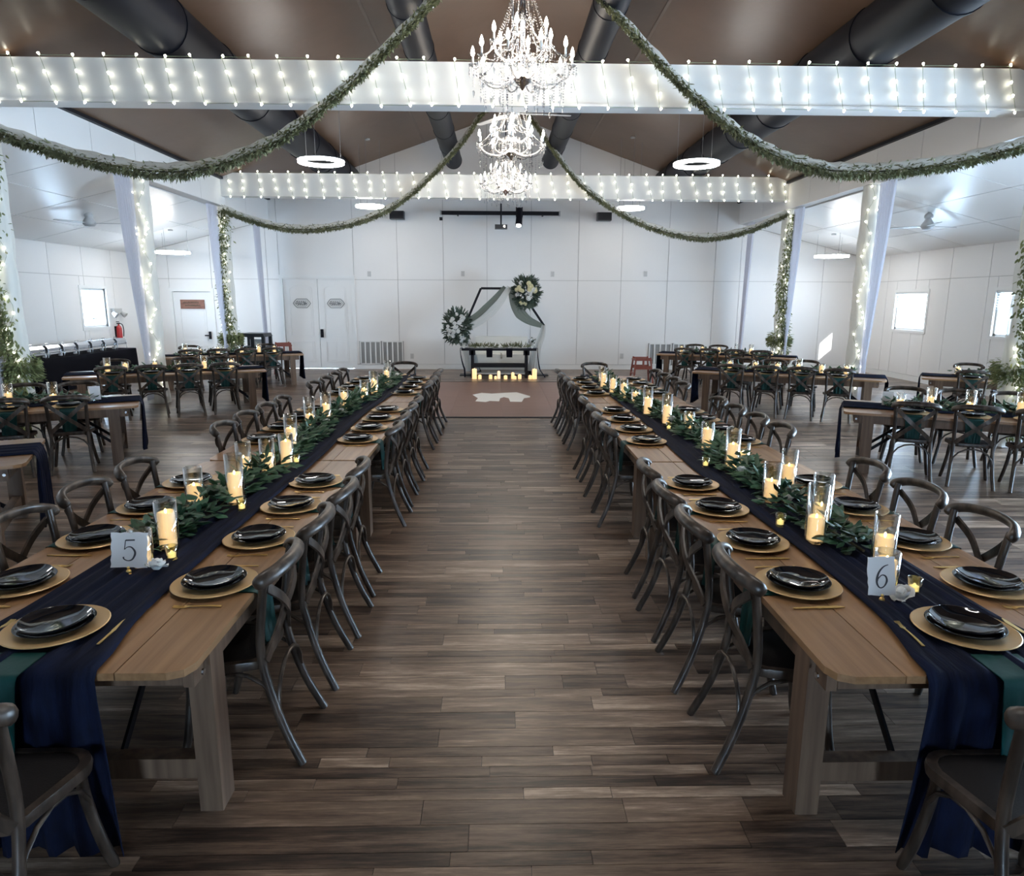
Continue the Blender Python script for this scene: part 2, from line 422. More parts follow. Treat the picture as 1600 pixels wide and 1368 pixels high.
MB().bx(-5.155, -5.075, YB - .01, YB + .03, .92, 1.16).bx(-5.135, -5.095, YB - .06, YB, 1.0, 1.04).build('door_handle', 'black_metal', d1)
d2 = door(2, -9.36, -8.26, 2.22, 1)
MB().bx(-9.5, -8.1, YB + .12, YB + .18, 0, 2.3).build('door_backing', 'wall_groove', d2)  # added slab keeping sky light out around the single leaf
MB().bx(-8.40, -8.34, YB - .01, YB + .03, .86, 1.08).bx(-8.50, -8.36, YB - .06, YB - .03, .95, .985).build('door_handle', 'black_metal', d2)

# emblem signs on the double door
for sx, lab in ((-5.66, 'grey scroll-framed emblem sign on the left leaf of the double door'), (-4.68, 'grey scroll-framed emblem sign on the right leaf of the double door')):
    t = thing('door_sign', lab, 'sign', (sx, YB + .018, 1.9), 0, 'signs on the double door')
    out = [(-.25, 0), (-.2, .07), (-.14, .125), (.14, .125), (.2, .07), (.25, 0), (.2, -.07), (.14, -.125), (-.14, -.125), (-.2, -.07)]
    f = MB()
    for i in range(len(out)):
        a, b = out[i], out[(i + 1) % len(out)]; f.bar((a[0], 0, a[1]), (b[0], 0, b[1]), .02, .02)
        a2, b2 = [(q[0] * .78, q[1] * .72) for q in (a, b)]; f.bar((a2[0], 0, a2[1]), (b2[0], 0, b2[1]), .009, .009)
    f.build('frame', 'vent_grey', t)
    l = MB()
    for i, (a, b, z) in enumerate(((-.15, .12, .045), (-.17, .02, -.005), (.05, .15, .0), (-.12, .14, -.045))):
        n = 9
        for q in range(n):
            xx = a + (b - a) * q / n; l.bar((xx, 0, z - .018), (xx + .012 * (-1) ** q, 0, z + .018), .008, .008)
        l.bar((a, 0, z - .012 * (-1) ** i), (b, 0, z - .012 * (-1) ** i), .007, .007)
    l.build('lettering', 'ink', t, kind='stuff')
t = thing('door_plaque', 'brown wooden plaque on the single door in the left aisle', 'sign', (-8.81, YB + .018, 1.86))
MB().bx(-.34, .34, -.02, .012, -.13, .13).build('board', 'sign_brown', t)
l = MB()
for z, a, b in ((.05, -.26, .2), (-.03, -.2, .24)):
    for q in range(12):
        xx = a + (b - a) * q / 12; l.bx(xx, xx + .018, -.024, -.018, z - .025, z + .025 * (.4 + .6 * random.random()))
l.build('lettering', 'stem_brown', t, kind='stuff')

# return-air grilles, outlets
for n_, (x0, x1, z0, z1, lab) in enumerate(((-4.04, -2.74, .14, .82, 'white slatted air grille beside the double door'), (4.50, 5.93, .14, .78, 'white slatted air grille low on the wall behind the right tables'))):
    t = thing('air_grille', lab, 'vent', ((x0 + x1) / 2, YB, 0), 0, 'return air grilles'); w = (x1 - x0) / 2
    MB().bx(-w, w, -.008, .0, z0, z1).build('backing', 'vent_grey', t)
    for half in (0, 1):
        a = -w + half * w + .02; b = a + w - .04
        f = MB(); f.bx(a, b, -.03, 0, z0, z0 + .03); f.bx(a, b, -.03, 0, z1 - .03, z1); f.bx(a, a + .03, -.03, 0, z0, z1); f.bx(b - .03, b, -.03, 0, z0, z1); f.build('frame', 'trim_paint', t)
        for q in range(1, 4):
            xx = a + (b - a) * q / 4; MB().bx(xx - .018, xx + .018, -.028, 0, z0, z1).build('bar', 'trim_paint', t)
        sl = MB()
        for q in range(16):
            z = z0 + .05 + (z1 - z0 - .1) * q / 15; sl.box(((a + b) / 2, -.014, z), (b - a - .06, .02, .006))
        sl.build('louvres', 'plate_grey', t)
for i, (x, z) in enumerate(((-3.68, 2.74), (-.98, 2.76), (1.62, 2.76), (4.33, 2.78), (-2.5, .38), (3.72, .40))):
    lab = 'small white outlet plate ' + ('high on the back wall, %s from the left' % ORD[i] if i < 4 else ('low by the left air grille' if i == 4 else 'low on the back wall right of the arch'))
    t = thing('outlet_plate', lab, 'outlet', (x, YB, z), 0, 'wall outlets')
    MB().bx(-.05, .05, -.012, .001, -.075, .075).build('plate', 'plate_grey', t)
    for q in (.032, -.032): MB().bx(-.02, .02, -.016, -.01, q - .018, q + .018).build('socket', 'wall_groove', t)

# ---- outer walls with windows
WIN_R = [(17.26, 18.64), (13.6, 14.86), (9.7, 11.0), (2.2, 3.5), (-1.4, -.1)]
WIN_L = [(17.6, 18.72)]
GDR = (3.9, 8.8)         # glazed door added to the right wall, out of frame, for blue daylight
WZ = (1.29, 2.26)
def build_side(side, X, wins, extra):
    s = 1 if side == 'right' else -1
    holes = [(a, b, *WZ) for a, b in wins] + extra
    mb = MB()
    for (a0, a1, b0, b1) in rect_sub([(YF - .2, YB + .2, 0, AISLE + .1)], holes): mb.bx(X + s * .02, X + s * .18, a0, a1, b0, b1)
    wall = struct('wall_' + side, mb, 'wall_groove')
    ys = [YF + 1.322 * k for k in range(21)]; ys[-1] = YB
    for i in range(20):
        for (z0, z1) in ((.14, 2.56), (2.56, AISLE)):
            for (a0, a1, b0, b1) in rect_sub_v([(ys[i], ys[i + 1], z0, z1)], holes):
                if a1 - a0 > .05 and b1 - b0 > .05: MB().bx(X - s * .0, X + s * .03, a0 + G, a1 - G, b0 + G, b1 - G).build('panel', 'wall_paint', wall)
    bb = MB()
    lo = YF
    for e in sorted(extra): bb.bx(X - s * .015, X + s * .03, lo, e[0] - .08, 0, .135); lo = e[1] + .08
    bb.bx(X - s * .015, X + s * .03, lo, YB, 0, .135)
    struct('baseboard_' + side, bb, 'trim_paint')
build_side('right', OR, WIN_R, [(GDR[0], GDR[1], 0, 2.3)])
build_side('left', OL, WIN_L, [])
wn = 0
def window(X, s, y0, y1, z0, z1, blinds, mid=True):
    global wn; wn += 1
    f = MB(); t = .05
    for (a, b, c, d) in ((y0, y1, z0, z0 + t), (y0, y1, z1 - t, z1), (y0, y0 + t, z0, z1), (y1 - t, y1, z0, z1)): f.bx(X + s * .05, X + s * .12, a, b, c, d)
    c = .07
    for (a, b, c_, d) in ((y0 - c, y1 + c, z0 - c, z0), (y0 - c, y1 + c, z1, z1 + c), (y0 - c, y0, z0, z1), (y1, y1 + c, z0, z1)): f.bx(X - s * .018, X + s * .04, a, b, c_, d)
    if mid:
        f.bx(X + s * .06, X + s * .10, (y0 + y1) / 2 - .015, (y0 + y1) / 2 + .015, z0, z1)
        f.bx(X + s * .06, X + s * .10, y0, y1, z0 + (z1 - z0) * .22 - .015, z0 + (z1 - z0) * .22 + .015)
    o = struct('window_%d' % wn, f, 'trim_paint')
    MB().bx(X + s * .08, X + s * .086, y0, y1, z0, z1).build('pane', 'pane_glass', o)
    if blinds:
        MB().bx(X + s * .0, X + s * .05, y0 + .01, y1 - .01, z1 - .05, z1 - .005).build('head_rail', 'blind_white', o)
        me = None
        for q in range(7):
            z = z1 - .075 - q * .054
            if z < z0 + .03: break
            if me is None:
                b = MB().box((0, 0, 0), (.05, y1 - y0 - .04, .003), M=Matrix.Rotation(s * .5, 3, 'Y')); me = b.mesh('slat'); me.materials.append(MAT['blind_white'])
            obj('slat', me, o, (X + s * .026, (y0 + y1) / 2, z))
    portal((X + s * .15, (y0 + y1) / 2, (z0 + z1) / 2), y1 - y0, z1 - z0, (-s, 0, 0))
for a, b in WIN_R: window(OR, 1, a, b, *WZ, True, False)
for a, b in WIN_L: window(OL, -1, a, b, *WZ, False)
window(OR, 1, GDR[0], GDR[1], 0.02, 2.3, False)
# wall behind the camera, with an unseen glazed opening added for front light
FH = [(-.4, .6, 0, 2.1)]
mb = MB()
for (a0, a1, b0, b1) in rect_sub([(OL - .2, OR + .2, 0, 2.8)], FH): mb.bx(a0, a1, YF - .15, YF, b0, b1)
mb.prism([(OL - .2, 2.8), (OR + .2, 2.8), (OR + .2, AISLE + .1), (XR, HEAD + .1), (XR, EAVE + .05), (XC, RIDGE + .05), (XL, EAVE + .05), (XL, HEAD + .1), (OL - .2, AISLE + .1)], 'y', YF - .15, YF)
struct('wall_front', mb, 'wall_paint')
for a, b, c, d in FH:
    wn += 1; f = MB()
    for q in range(5):
        x = a + (b - a) * q / 4; f.bx(x - .04, x + .04, YF - .1, YF - .04, c, d)
    f.bx(a, b, YF - .1, YF - .04, d - .08, d); f.bx(a, b, YF - .1, YF - .04, 0, .08)
    o = struct('window_%d' % wn, f, 'trim_paint'); MB().bx(a, b, YF - .075, YF - .07, c, d).build('pane', 'pane_glass', o)
    portal(((a + b) / 2, YF - .16, (c + d) / 2), b - a, d - c, (0, 1, 0))

# ---- nave ceiling, aisle ceilings, headers, beams
th = .12
cm = MB()
for s in (-1, 1):
    xe = XC + s * (HW + .0)
    cm.prism([(xe, EAVE), (XC, RIDGE), (XC, RIDGE + th), (xe, EAVE + th)], 'y', YF - .1, YB + .02)
struct('ceiling', cm, 'ceiling_brown')
seam = MB()
for s in (-1, 1):
    for k in range(1, 3):
        x = XC + s * HW * k / 3; z = ztop(x)
        seam.bar((x, YF, z - .004), (x, YB, z - .004), .05, .012)
struct('trim_1', seam, 'ceiling_brown')
for s, nm, X, O in ((-1, 'left', XL, OL), (1, 'right', XR, OR)):
    zo = AISLE
    a = MB().prism([(X, HEAD + .02), (O + s * .1, zo + .0), (O + s * .1, zo + .15), (X, HEAD + .17)], 'y', YF - .1, YB + .02)
    c = struct('ceiling_aisle_' + nm, a, 'wall_groove')
    ux = [X + s * .12 + (O - X - s * .12) * k / 3 for k in range(4)]
    def zc(x): return HEAD + .02 + (zo - HEAD - .02) * (x - X) / (O - X)
    g = .012; y = YF; k = 0
    while y < YB - .1:
        y2 = min(y + 2.2, YB)
        for q in range(3):
            x0, x1 = ux[q] + s * g, ux[q + 1] - s * g
            MB().prism([(x0, zc(x0) - .018), (x1, zc(x1) - .018), (x1, zc(x1) + .004), (x0, zc(x0) + .004)], 'y', y + g, y2 - g).build('panel', 'aisle_ceiling', c)
        y = y2
    # clerestory header above the posts
    hd = MB().bx(X - .11 if s > 0 else X - .11, X + .11, YF, YB, HEAD, EAVE + .04)
    hw = struct('wall_header_' + nm, hd, 'wall_groove')
    yy = [YF + 1.37 * k for k in range(20)]; yy[-1] = YB
    for i in range(19):
        MB().bx(X - s * .11, X - s * .135, yy[i] + .006, yy[i + 1] - .006, HEAD, EAVE + .04).build('panel', 'wall_paint', hw)
    tr = MB().bx(X - s * .135, X - s * .21, YF, YB, EAVE + .005, EAVE + .06); struct('trim_%d' % (2 + (s > 0)), tr, 'black_metal')
BEAMS = [(9.45, 4.42, 4.91), (17.2, 4.39, 4.9)]
for i, (y, z0, z1) in enumerate(BEAMS):
    struct('trim_%d' % (4 + i), MB().bx(XL + .11, XR - .11, y - .14, y + .14, z0, z1).bx(XL + .11, XR - .11, y - .16, y + .16, z0 - .012, z0 + .02), 'trim_paint')

# ---- ducts
def duct(x, z, r, y0, y1, lab, capend):
    t = thing('air_duct', lab, 'duct', (x, 0, z), 0, 'black air ducts')
    MB().tube([(0, y0, 0), (0, y1, 0)], r, 28).build('pipe', 'duct_black', t, 40)
    y = y0 + 1.0
    while y < y1 - .3:
        MB().tube([(0, y - .03, 0), (0, y + .03, 0)], r * 1.035, 28).build('joint_collar', 'duct_black', t, 40); y += 1.6
    if capend: MB().lathe([(r * 1.03, 0), (r * 1.03, .05), (0, .06)], 28).build('end_cap', 'duct_black', t, 40).matrix_local = Matrix.Translation((0, y1 - .04, 0)) @ Matrix.Rotation(-PI / 2, 4, 'X')
duct(XC - 4.42, 5.33, .36, YF, 20.4, 'wide black round duct under the left ceiling slope', False)
duct(XC + 4.55, 5.30, .36, YF, 20.4, 'wide black round duct under the right ceiling slope', False)
duct(-1.14, 5.62, .22, YF, 19.2, 'narrow black round duct left of the chandeliers with capped end', True)
duct(1.42, 5.64, .22, YF, 19.2, 'narrow black round duct right of the chandeliers with capped end', True)

# ---- dance floor and its white monogram
t = thing('dance_floor', 'reddish brown square dance floor on the planks before the arch', 'dance floor', (.1, 14.47, 0))
me = MB().bx(-.467, .467, -.436, .436, 0, .012).mesh('tile'); me.materials.append(MAT['dance_tile'])
for i in range(4):
    for j in range(6): obj('tile', me, t, (-1.404 + .936 * i, -2.18 + .872 * j, 0))
MB().bx(-1.95, 1.95, -2.70, -2.625, 0, .015).bx(-1.95, 1.95, 2.625, 2.70, 0, .015).bx(-1.95, -1.88, -2.62, 2.62, 0, .015).bx(1.88, 1.95, -2.62, 2.62, 0, .015).build('edge_strip', 'rubber_black', t)
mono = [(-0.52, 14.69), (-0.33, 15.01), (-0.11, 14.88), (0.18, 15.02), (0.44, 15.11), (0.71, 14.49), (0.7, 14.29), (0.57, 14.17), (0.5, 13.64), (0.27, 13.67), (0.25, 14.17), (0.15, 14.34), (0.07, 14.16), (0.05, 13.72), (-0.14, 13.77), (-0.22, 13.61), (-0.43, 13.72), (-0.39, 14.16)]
tag(MB().prism(mono, 'z', .0122, .0136).build('floor_marking', 'monogram_white'), 'white monogram shape lying on the reddish dance floor', 'marking')  # flat white monogram outline set just above the tiles

# ================================================================== PROTOTYPES
# ---- cross-back chair (faces +Y)
def outline(k=1.0, n=6):
    pts = []
    corners = [((.232, .155), .10), ((-.232, .155), .10), ((-.185, -.21), .06), ((.185, -.21), .06)]
    angs = [(0, 90), (90, 180), (180, 270), (270, 360)]
    for ((x, y), r), (a0, a1) in zip(corners, angs):
        cx = x - math.copysign(r, x); cy = y - math.copysign(r, y)
        for i in range(n):
            t = math.radians(a0 + (a1 - a0) * i / (n - 1)); pts.append((cx + r * math.cos(t), cy + r * math.sin(t)))
    return [(p[0] * k, (p[1] + .01) * k - .01) for p in pts]
def make_chair():
    t = thing('cross_back_chair', 'x', 'chair', (0, 0, 0))
    o, i = outline(), outline(.86); n = len(o); mb = MB()
    rings = [[(p[0], p[1], .432) for p in o], [(p[0] * 1.015, p[1] * 1.015, .452) for p in o], [(p[0], p[1], .470) for p in o], [(p[0], p[1], .470) for p in i], [(p[0], p[1], .432) for p in i]]
    for r in rings: mb.v += r
    for k in range(5):
        a, b = k * n, ((k + 1) % 5) * n
        for q in range(n): mb.f.append((a + q, a + (q + 1) % n, b + (q + 1) % n, b + q))
    mb.build('seat_frame', 'chair_wood', t, 40)
    mb = MB(); mb.v += [(p[0], p[1], .450) for p in outline(.875)] + [(p[0], p[1], .466) for p in outline(.85)] + [(p[0], p[1], .473) for p in outline(.5)] + [(0, -.01, .474)]
    for k in range(2):
        for q in range(n): mb.f.append((k * n + q, k * n + (q + 1) % n, (k + 1) * n + (q + 1) % n, (k + 1) * n + q))
    for q in range(n): mb.f.append((2 * n + q, 2 * n + (q + 1) % n, 3 * n))
    mb.build('seat', 'seat_rattan', t, 60)
    for s in (-1, 1):
        MB().tube(crom([(s * .17, .105, .44), (s * .178, .11, .30), (s * .205, .125, .12), (s * .225, .150, 0)], 3), [.019] * 9 + [.016], 8).build('leg', 'chair_wood', t, 60)
        MB().tube(crom([(s * .215, -.365, 0), (s * .197, -.285, .18), (s * .185, -.222, .40), (s * .186, -.208, .56), (s * .197, -.238, .80), (s * .203, -.25, .862)], 3), .0195, 8).build('leg', 'chair_wood', t, 60)
    MB().tube(crom([(-.226, -.222, .835), (-.222, -.252, .862), (-.15, -.302, .885), (0, -.325, .894), (.15, -.302, .885), (.222, -.252, .862), (.226, -.222, .835)], 4), [.014, .017, .019] + [.0205] * 19 + [.019, .017, .014], 10, flat=1.6).build('top_rail', 'chair_wood', t, 70)
    for s in (-1, 1):
        MB().ribbon(crom([(-s * .190, -.255, .815), (-s * .10, -.285, .735), (s * .004, -.275 - .008 * s, .64), (s * .10, -.25, .555), (s * .183, -.228, .475)], 4), .042, .012, (s * .6, .1, .8)).build('cross_slat', 'chair_wood', t, 50)
    for a, b in (((-.19, .12, .20), (.19, .12, .20)), ((-.193, -.27, .22), (.193, -.27, .22)), ((-.19, .12, .20), (-.193, -.27, .22)), ((.19, .12, .20), (.193, -.27, .22))):
        a, b = Vector(a), Vector(b); pts = []
        for q in range(9):
            u = q / 8; p = a.lerp(b, .5 - .5 * math.cos(PI * u)); p.z = a.z + (.425 - a.z) * math.sin(PI * u) ** .8
            k = .93 if abs(p.x) < .15 else 1; pts.append(p)
        MB().tube(pts, .0095, 6).build('brace', 'chair_wood', t, 60)
    return t
chair0 = make_chair(); chair_used = [False]
def chair(x, y, rz, label, group, z=0.0):
    if not chair_used[0]:
        chair_used[0] = True; chair0.location = (x, y, z); chair0.rotation_euler = (0, 0, rz); chair0['label'] = label; chair0['group'] = group; return chair0
    return dup(chair0, (x, y, z), rz, label, group)

# ---- farm table (long axis Y, origin on the floor in its centre)
TH = .724
def make_table(Wd, L, label, loc, rz, group):
    t = thing('farm_table', label, 'table', loc, rz, group)
    n = 5; bw = Wd / n; c = .075; g = .0022
    for k in range(n):
        x0, x1 = -Wd / 2 + k * bw + g, -Wd / 2 + (k + 1) * bw - g; y0, y1 = -L / 2, L / 2
        if k == 0: poly = [(x0, y0 + c), (x0 + c * .3, y0 + c * .3), (x0 + c, y0), (x1, y0), (x1, y1), (x0 + c, y1), (x0 + c * .3, y1 - c * .3), (x0, y1 - c)]
        elif k == n - 1: poly = [(x0, y0), (x1 - c, y0), (x1 - c * .3, y0 + c * .3), (x1, y0 + c), (x1, y1 - c), (x1 - c * .3, y1 - c * .3), (x1 - c, y1), (x0, y1)]
        else: poly = [(x0, y0), (x1, y0), (x1, y1), (x0, y1)]
        MB().prism(poly, 'z', TH - .028, TH).build('board', 'table_wood', t)
    lx, ly = Wd / 2 - .06, L / 2 - .27
    for sx in (-1, 1):
        MB().bx(sx * (lx - .02), sx * (lx + .02), -L / 2 + .12, L / 2 - .12, TH - .128, TH - .0285).build('apron', 'leg_wood', t)
        for sy in (-1, 1):
            MB().bx(sx * lx - .045, sx * lx + .045, sy * ly - .06, sy * ly + .06, 0, TH - .0285).build('leg', 'leg_wood', t)
            MB().tube([(sx * (lx + .045), sy * (ly + .13), TH - .075), (sx * (lx + .052), sy * (ly + .13), TH - .075)], .012, 8).build('bolt', 'steel', t)
    for sy in (-1, 1):
        MB().bx(-lx + .02, lx - .02, sy * (L / 2 - .13) - .018, sy * (L / 2 - .13) + .018, TH - .115, TH - .0285).build('apron', 'leg_wood', t)
        MB().bx(-lx + .045, lx - .045, sy * ly - .035, sy * ly + .035, .13, .215).build('stretcher', 'leg_wood', t)
        for sx in (-1, 1): MB().bar((sx * .2, sy * (ly - .04), .20), (sx * .17, sy * (ly - .62), TH - .05), .035, .012, (1, 0, 0)).build('folding_brace', 'black_metal', t)
    return t

# ---- place-setting meshes
ME = {}
def shared(key, mb, m, smooth=None):
    me = mb.mesh(key, smooth); me.materials.append(MAT[m]); ME[key] = me
shared('charger', MB().lathe([(0, 0), (.120, 0), (.182, .010), (.186, .013), (.182, .016), (.128, .007), (0, .007)], 40), 'charger_gold', 40)
shared('dinner_plate', MB().lathe([(0, 0), (.075, 0), (.080, .004), (.120, .012), (.137, .021), (.139, .024), (.135, .025), (.116, .017), (.085, .010), (0, .009)], 36), 'black_ceramic', 40)
sal = MB().lathe([(0, 0), (.068, 0), (.072, .004), (.108, .011), (.124, .022), (.126, .025), (.122, .026), (.106, .017), (.078, .010), (0, .009)], 36)
sal.v = [(x * (1 + .018 * math.sin(3 * math.atan2(y, x) + 1)), y * (1 + .018 * math.sin(3 * math.atan2(y, x) + 1)), z + (.003 * math.sin(2 * math.atan2(y, x)) if math.hypot(x, y) > .1 else 0)) for x, y, z in sal.v]
shared('salad_plate', sal, 'black_ceramic', 40)
f = MB().ribbon(crom([(0, -.095, .003), (0, -.03, .006), (0, .035, .005), (0, .055, .003)], 3), [.012, .011, .010, .009, .008, .007, .007, .012, .018, .022], .003)
for k in range(4): f.ribbon(crom([(-.009 + .006 * k, .053, .003), (-.009 + .006 * k, .08, .002), (-.009 + .006 * k, .105, .006)], 2), .0034, .002)
shared('fork', f, 'gold', 40)
shared('knife', MB().ribbon([(0, -.11, .004), (0, -.01, .004), (0, .0, .004), (0, .08, .004), (.004, .115, .004)], [.010, .012, .017, .019, .004], .003), 'gold')
def napkin_mesh(seed):
    r = random.Random(seed); N = []; w = .175
    prof = [(.16, .006), (.08, .006), (.015, .006), (0.0, .004), (-.012, -.006), (-.015, -.03), (-.017, -.08), (-.019, -.14), (-.022, -.20), (-.024, -.25), (-.025, -.285)]
    ph = r.uniform(0, 6)
    for y, z in prof:
        drop = max(0, -z) / .285; row = []
        for k in range(13):
            u = k / 12 - .5; row.append((u * w * (1 - .22 * drop), y - .010 * drop * math.sin(u * 17 + ph) - .006 * drop, z + (.0 if z > 0 else -.012 * u)))
        N.append(row)
    m = MB().sheet(N); back = [[(x, y + (.004 if z < 0 else 0), z - (.004 if z >= 0 else 0)) for x, y, z in row] for row in N]
    return MB().sheet(N).sheet(back)
for k in range(3): shared('napkin_%d' % k, napkin_mesh(k), 'teal_velvet', 70)
def put(name, key, loc, rz, label, cat, group):
    o = obj(name, ME[key], None, loc); o.rotation_euler = (0, 0, rz); return tag(o, label, cat, group)

GOLDZ = TH + .001
setn = [0]
def setting(px, py, inward, where, grp, full=True, edge=.20, zb=TH, out=0.0):
    """inward: unit vector from table edge into the table; where: phrase naming the place"""
    rz = math.atan2(inward[1], inward[0]) - PI / 2; iv = Vector((inward[0], inward[1], 0)); sd = Vector((iv.y, -iv.x, 0))
    j = random.uniform(-.012, .012); p = Vector((px, py, 0)) + sd * j
    put('charger_plate', 'charger', (p.x, p.y, zb + .0085), rz, 'round gold charger, ' + where, 'charger plate', 'gold charger plates ' + grp)
    put('dinner_plate', 'dinner_plate', (p.x, p.y, zb + .0162), rz, 'lower black glossy plate, ' + where, 'plate', 'lower black plates ' + grp)
    put('salad_plate', 'salad_plate', (p.x, p.y, zb + .0280), rz + random.uniform(0, 6), 'upper black glossy plate, ' + where, 'plate', 'upper black plates ' + grp)
    e = Vector((px, py, 0)) - iv * (edge + out)
    put('napkin', 'napkin_%d' % (setn[0] % 3), (e.x, e.y, zb), rz, 'teal velvet napkin, ' + where, 'napkin', 'teal napkins ' + grp)
    setn[0] += 1
    if full:
        a = p - sd * .225 - iv * .02; b = p + sd * .225 - iv * .01
        put('fork', 'fork', (a.x, a.y, zb + .001), rz + random.uniform(-.08, .08), 'gold fork, ' + where, 'fork', 'gold forks ' + grp)
        put('knife', 'knife', (b.x, b.y, zb + .001), rz + random.uniform(-.06, .06), 'gold knife, ' + where, 'knife', 'gold knives ' + grp)

# ---- hurricanes, pillar candles, votives
HUR = {}
for key, r, h_ in (('short', .054, .175), ('mid', .055, .25), ('tall', .055, .315)):
    shared('hur_' + key, MB().lathe([(0, .001), (r, .001), (r, h_), (r - .003, h_ + .002), (r - .005, h_), (r - .005, .014), (0, .014)], 24), 'glass', 60)
for key, r, h_ in (('low', .042, .08), ('half', .042, .125), ('high', .042, .18)):
    rng = random.Random(h_); m = MB().lathe([(0, 0), (r, 0), (r, h_ - .008), (r - .004, h_), (r - .008, h_ - .004), (r - .014, h_ - .014), (0, h_ - .016)], 20)
    m.v = [(x, y, z + (.004 * math.sin(2 * math.atan2(y, x) + 1) if z > h_ * .8 and math.hypot(x, y) > .02 else 0)) for x, y, z in m.v]
    shared('wax_' + key, m, 'wax', 50); shared('flame_' + key, MB().ball((0, 0, h_ + .002), .007, 6, 5, (1, 1, 2.2)), 'led_flame', 180)
shared('votive_cup', MB().lathe([(0, .001), (.026, .001), (.031, .07), (.029, .072), (.027, .068), (.023, .012), (0, .012)], 18), 'votive_glass', 60)
shared('votive_light', MB().lathe([(0, .013), (.019, .013), (.019, .032), (.010, .034), (.004, .045), (0, .046)], 14), 'votive_glow', 60)
def hurricane(x, y, z, size, wax, where, grp, wax_lab='ivory'):
    put('hurricane_glass', 'hur_' + size, (x, y, z), 0, '%s clear glass candle cylinder, %s' % ({'short': 'short', 'mid': 'medium', 'tall': 'tall'}[size], where), 'candle holder', 'glass cylinders ' + grp)
    c = put('pillar_candle', 'wax_' + wax, (x, y, z + .0145), random.uniform(0, 6), '%s ivory pillar candle inside glass, %s' % ({'low': 'low', 'half': 'medium', 'high': 'tall'}[wax], where), 'candle', 'pillar candles ' + grp)
    obj('flame', ME['flame_' + wax], c)
def votive(x, y, z, where, grp):
    t = thing('votive_candle', 'small lit glass votive, ' + where, 'votive', (x, y, z), 0, 'votives ' + grp)
    obj('cup', ME['votive_cup'], t); obj('tea_light', ME['votive_light'], t)

# ---- leaves and roses
def leaf_geo(l, w, fold=.25):
    v = [(0, 0, 0), (w * .35, l * .22, -w * fold * .5), (w * .5, l * .5, -w * fold), (w * .3, l * .8, -w * fold * .9), (0, l, -.12 * l), (-w * .3, l * .8, -w * fold * .9), (-w * .5, l * .5, -w * fold), (-w * .35, l * .22, -w * fold * .5), (0, l * .5, 0)]
    return v, [(0, 1, 8), (1, 2, 8), (2, 3, 8), (3, 4, 8), (4, 5, 8), (5, 6, 8), (6, 7, 8), (7, 0, 8)]
for k, (l, w) in enumerate(((.085, .038), (.070, .045), (.10, .030))):
    m = MB(); m.add(*leaf_geo(l, w)); shared('leaf_%d' % k, m, 'leaf_dark', 180)
def leaf_matrix(p, d, roll, s=1.0):
    d = Vector(d).normalized(); q = d.to_track_quat('Y', 'Z'); return Matrix.Translation(p) @ q.to_matrix().to_4x4() @ Matrix.Rotation(roll, 4, 'Y') @ Matrix.Scale(s, 4)
def add_leaf(mb, p, d, roll, l, w):
    M = leaf_matrix(p, d, roll); v, fs = leaf_geo(l, w); mb.add([M @ Vector(q) for q in v], fs)
def rose_geo(r, rng):
    m = MB().ball((0, 0, r * .55), r * .42, 8, 5, (1, 1, 1.15))
    for ring, (n, rr, tilt, hh) in enumerate(((4, .45, .25, 1.0), (5, .7, .6, .85), (6, .95, 1.0, .6))):
        for k in range(n):
            a = 2 * PI * (k + .5 * ring) / n + rng.uniform(-.15, .15); c, s_ = math.cos(a), math.sin(a); g = []
            for i in range(4):
                u = i / 3; rad = r * rr * (.35 + .65 * u); z = r * hh * (u ** (.6 + tilt)) if tilt < .9 else r * .25 + r * hh * .5 * u; row = []
                for j in range(5):
                    t_ = (j / 4 - .5) * (2 * PI / n) * 1.25; row.append((math.cos(a + t_) * rad, math.sin(a + t_) * rad, z - r * .12 * abs(j - 2) * u))
                g.append(row)
            m.sheet(g)
    return m
for k in range(3): shared('rose_%d' % k, rose_geo(.04 + .006 * k, random.Random(k)), 'petal_white', 180)
rose_n = [0]
def rose(x, y, z, where, grp, s=1.0):
    o = put('white_rose', 'rose_%d' % (rose_n[0] % 3), (x, y, z), random.uniform(0, 6), 'white rose bloom, ' + where, 'flower', 'white roses ' + grp)
    o.scale = (s, s, s); o.rotation_euler = (random.uniform(-.5, .5), random.uniform(-.5, .5), random.uniform(0, 6)); rose_n[0] += 1

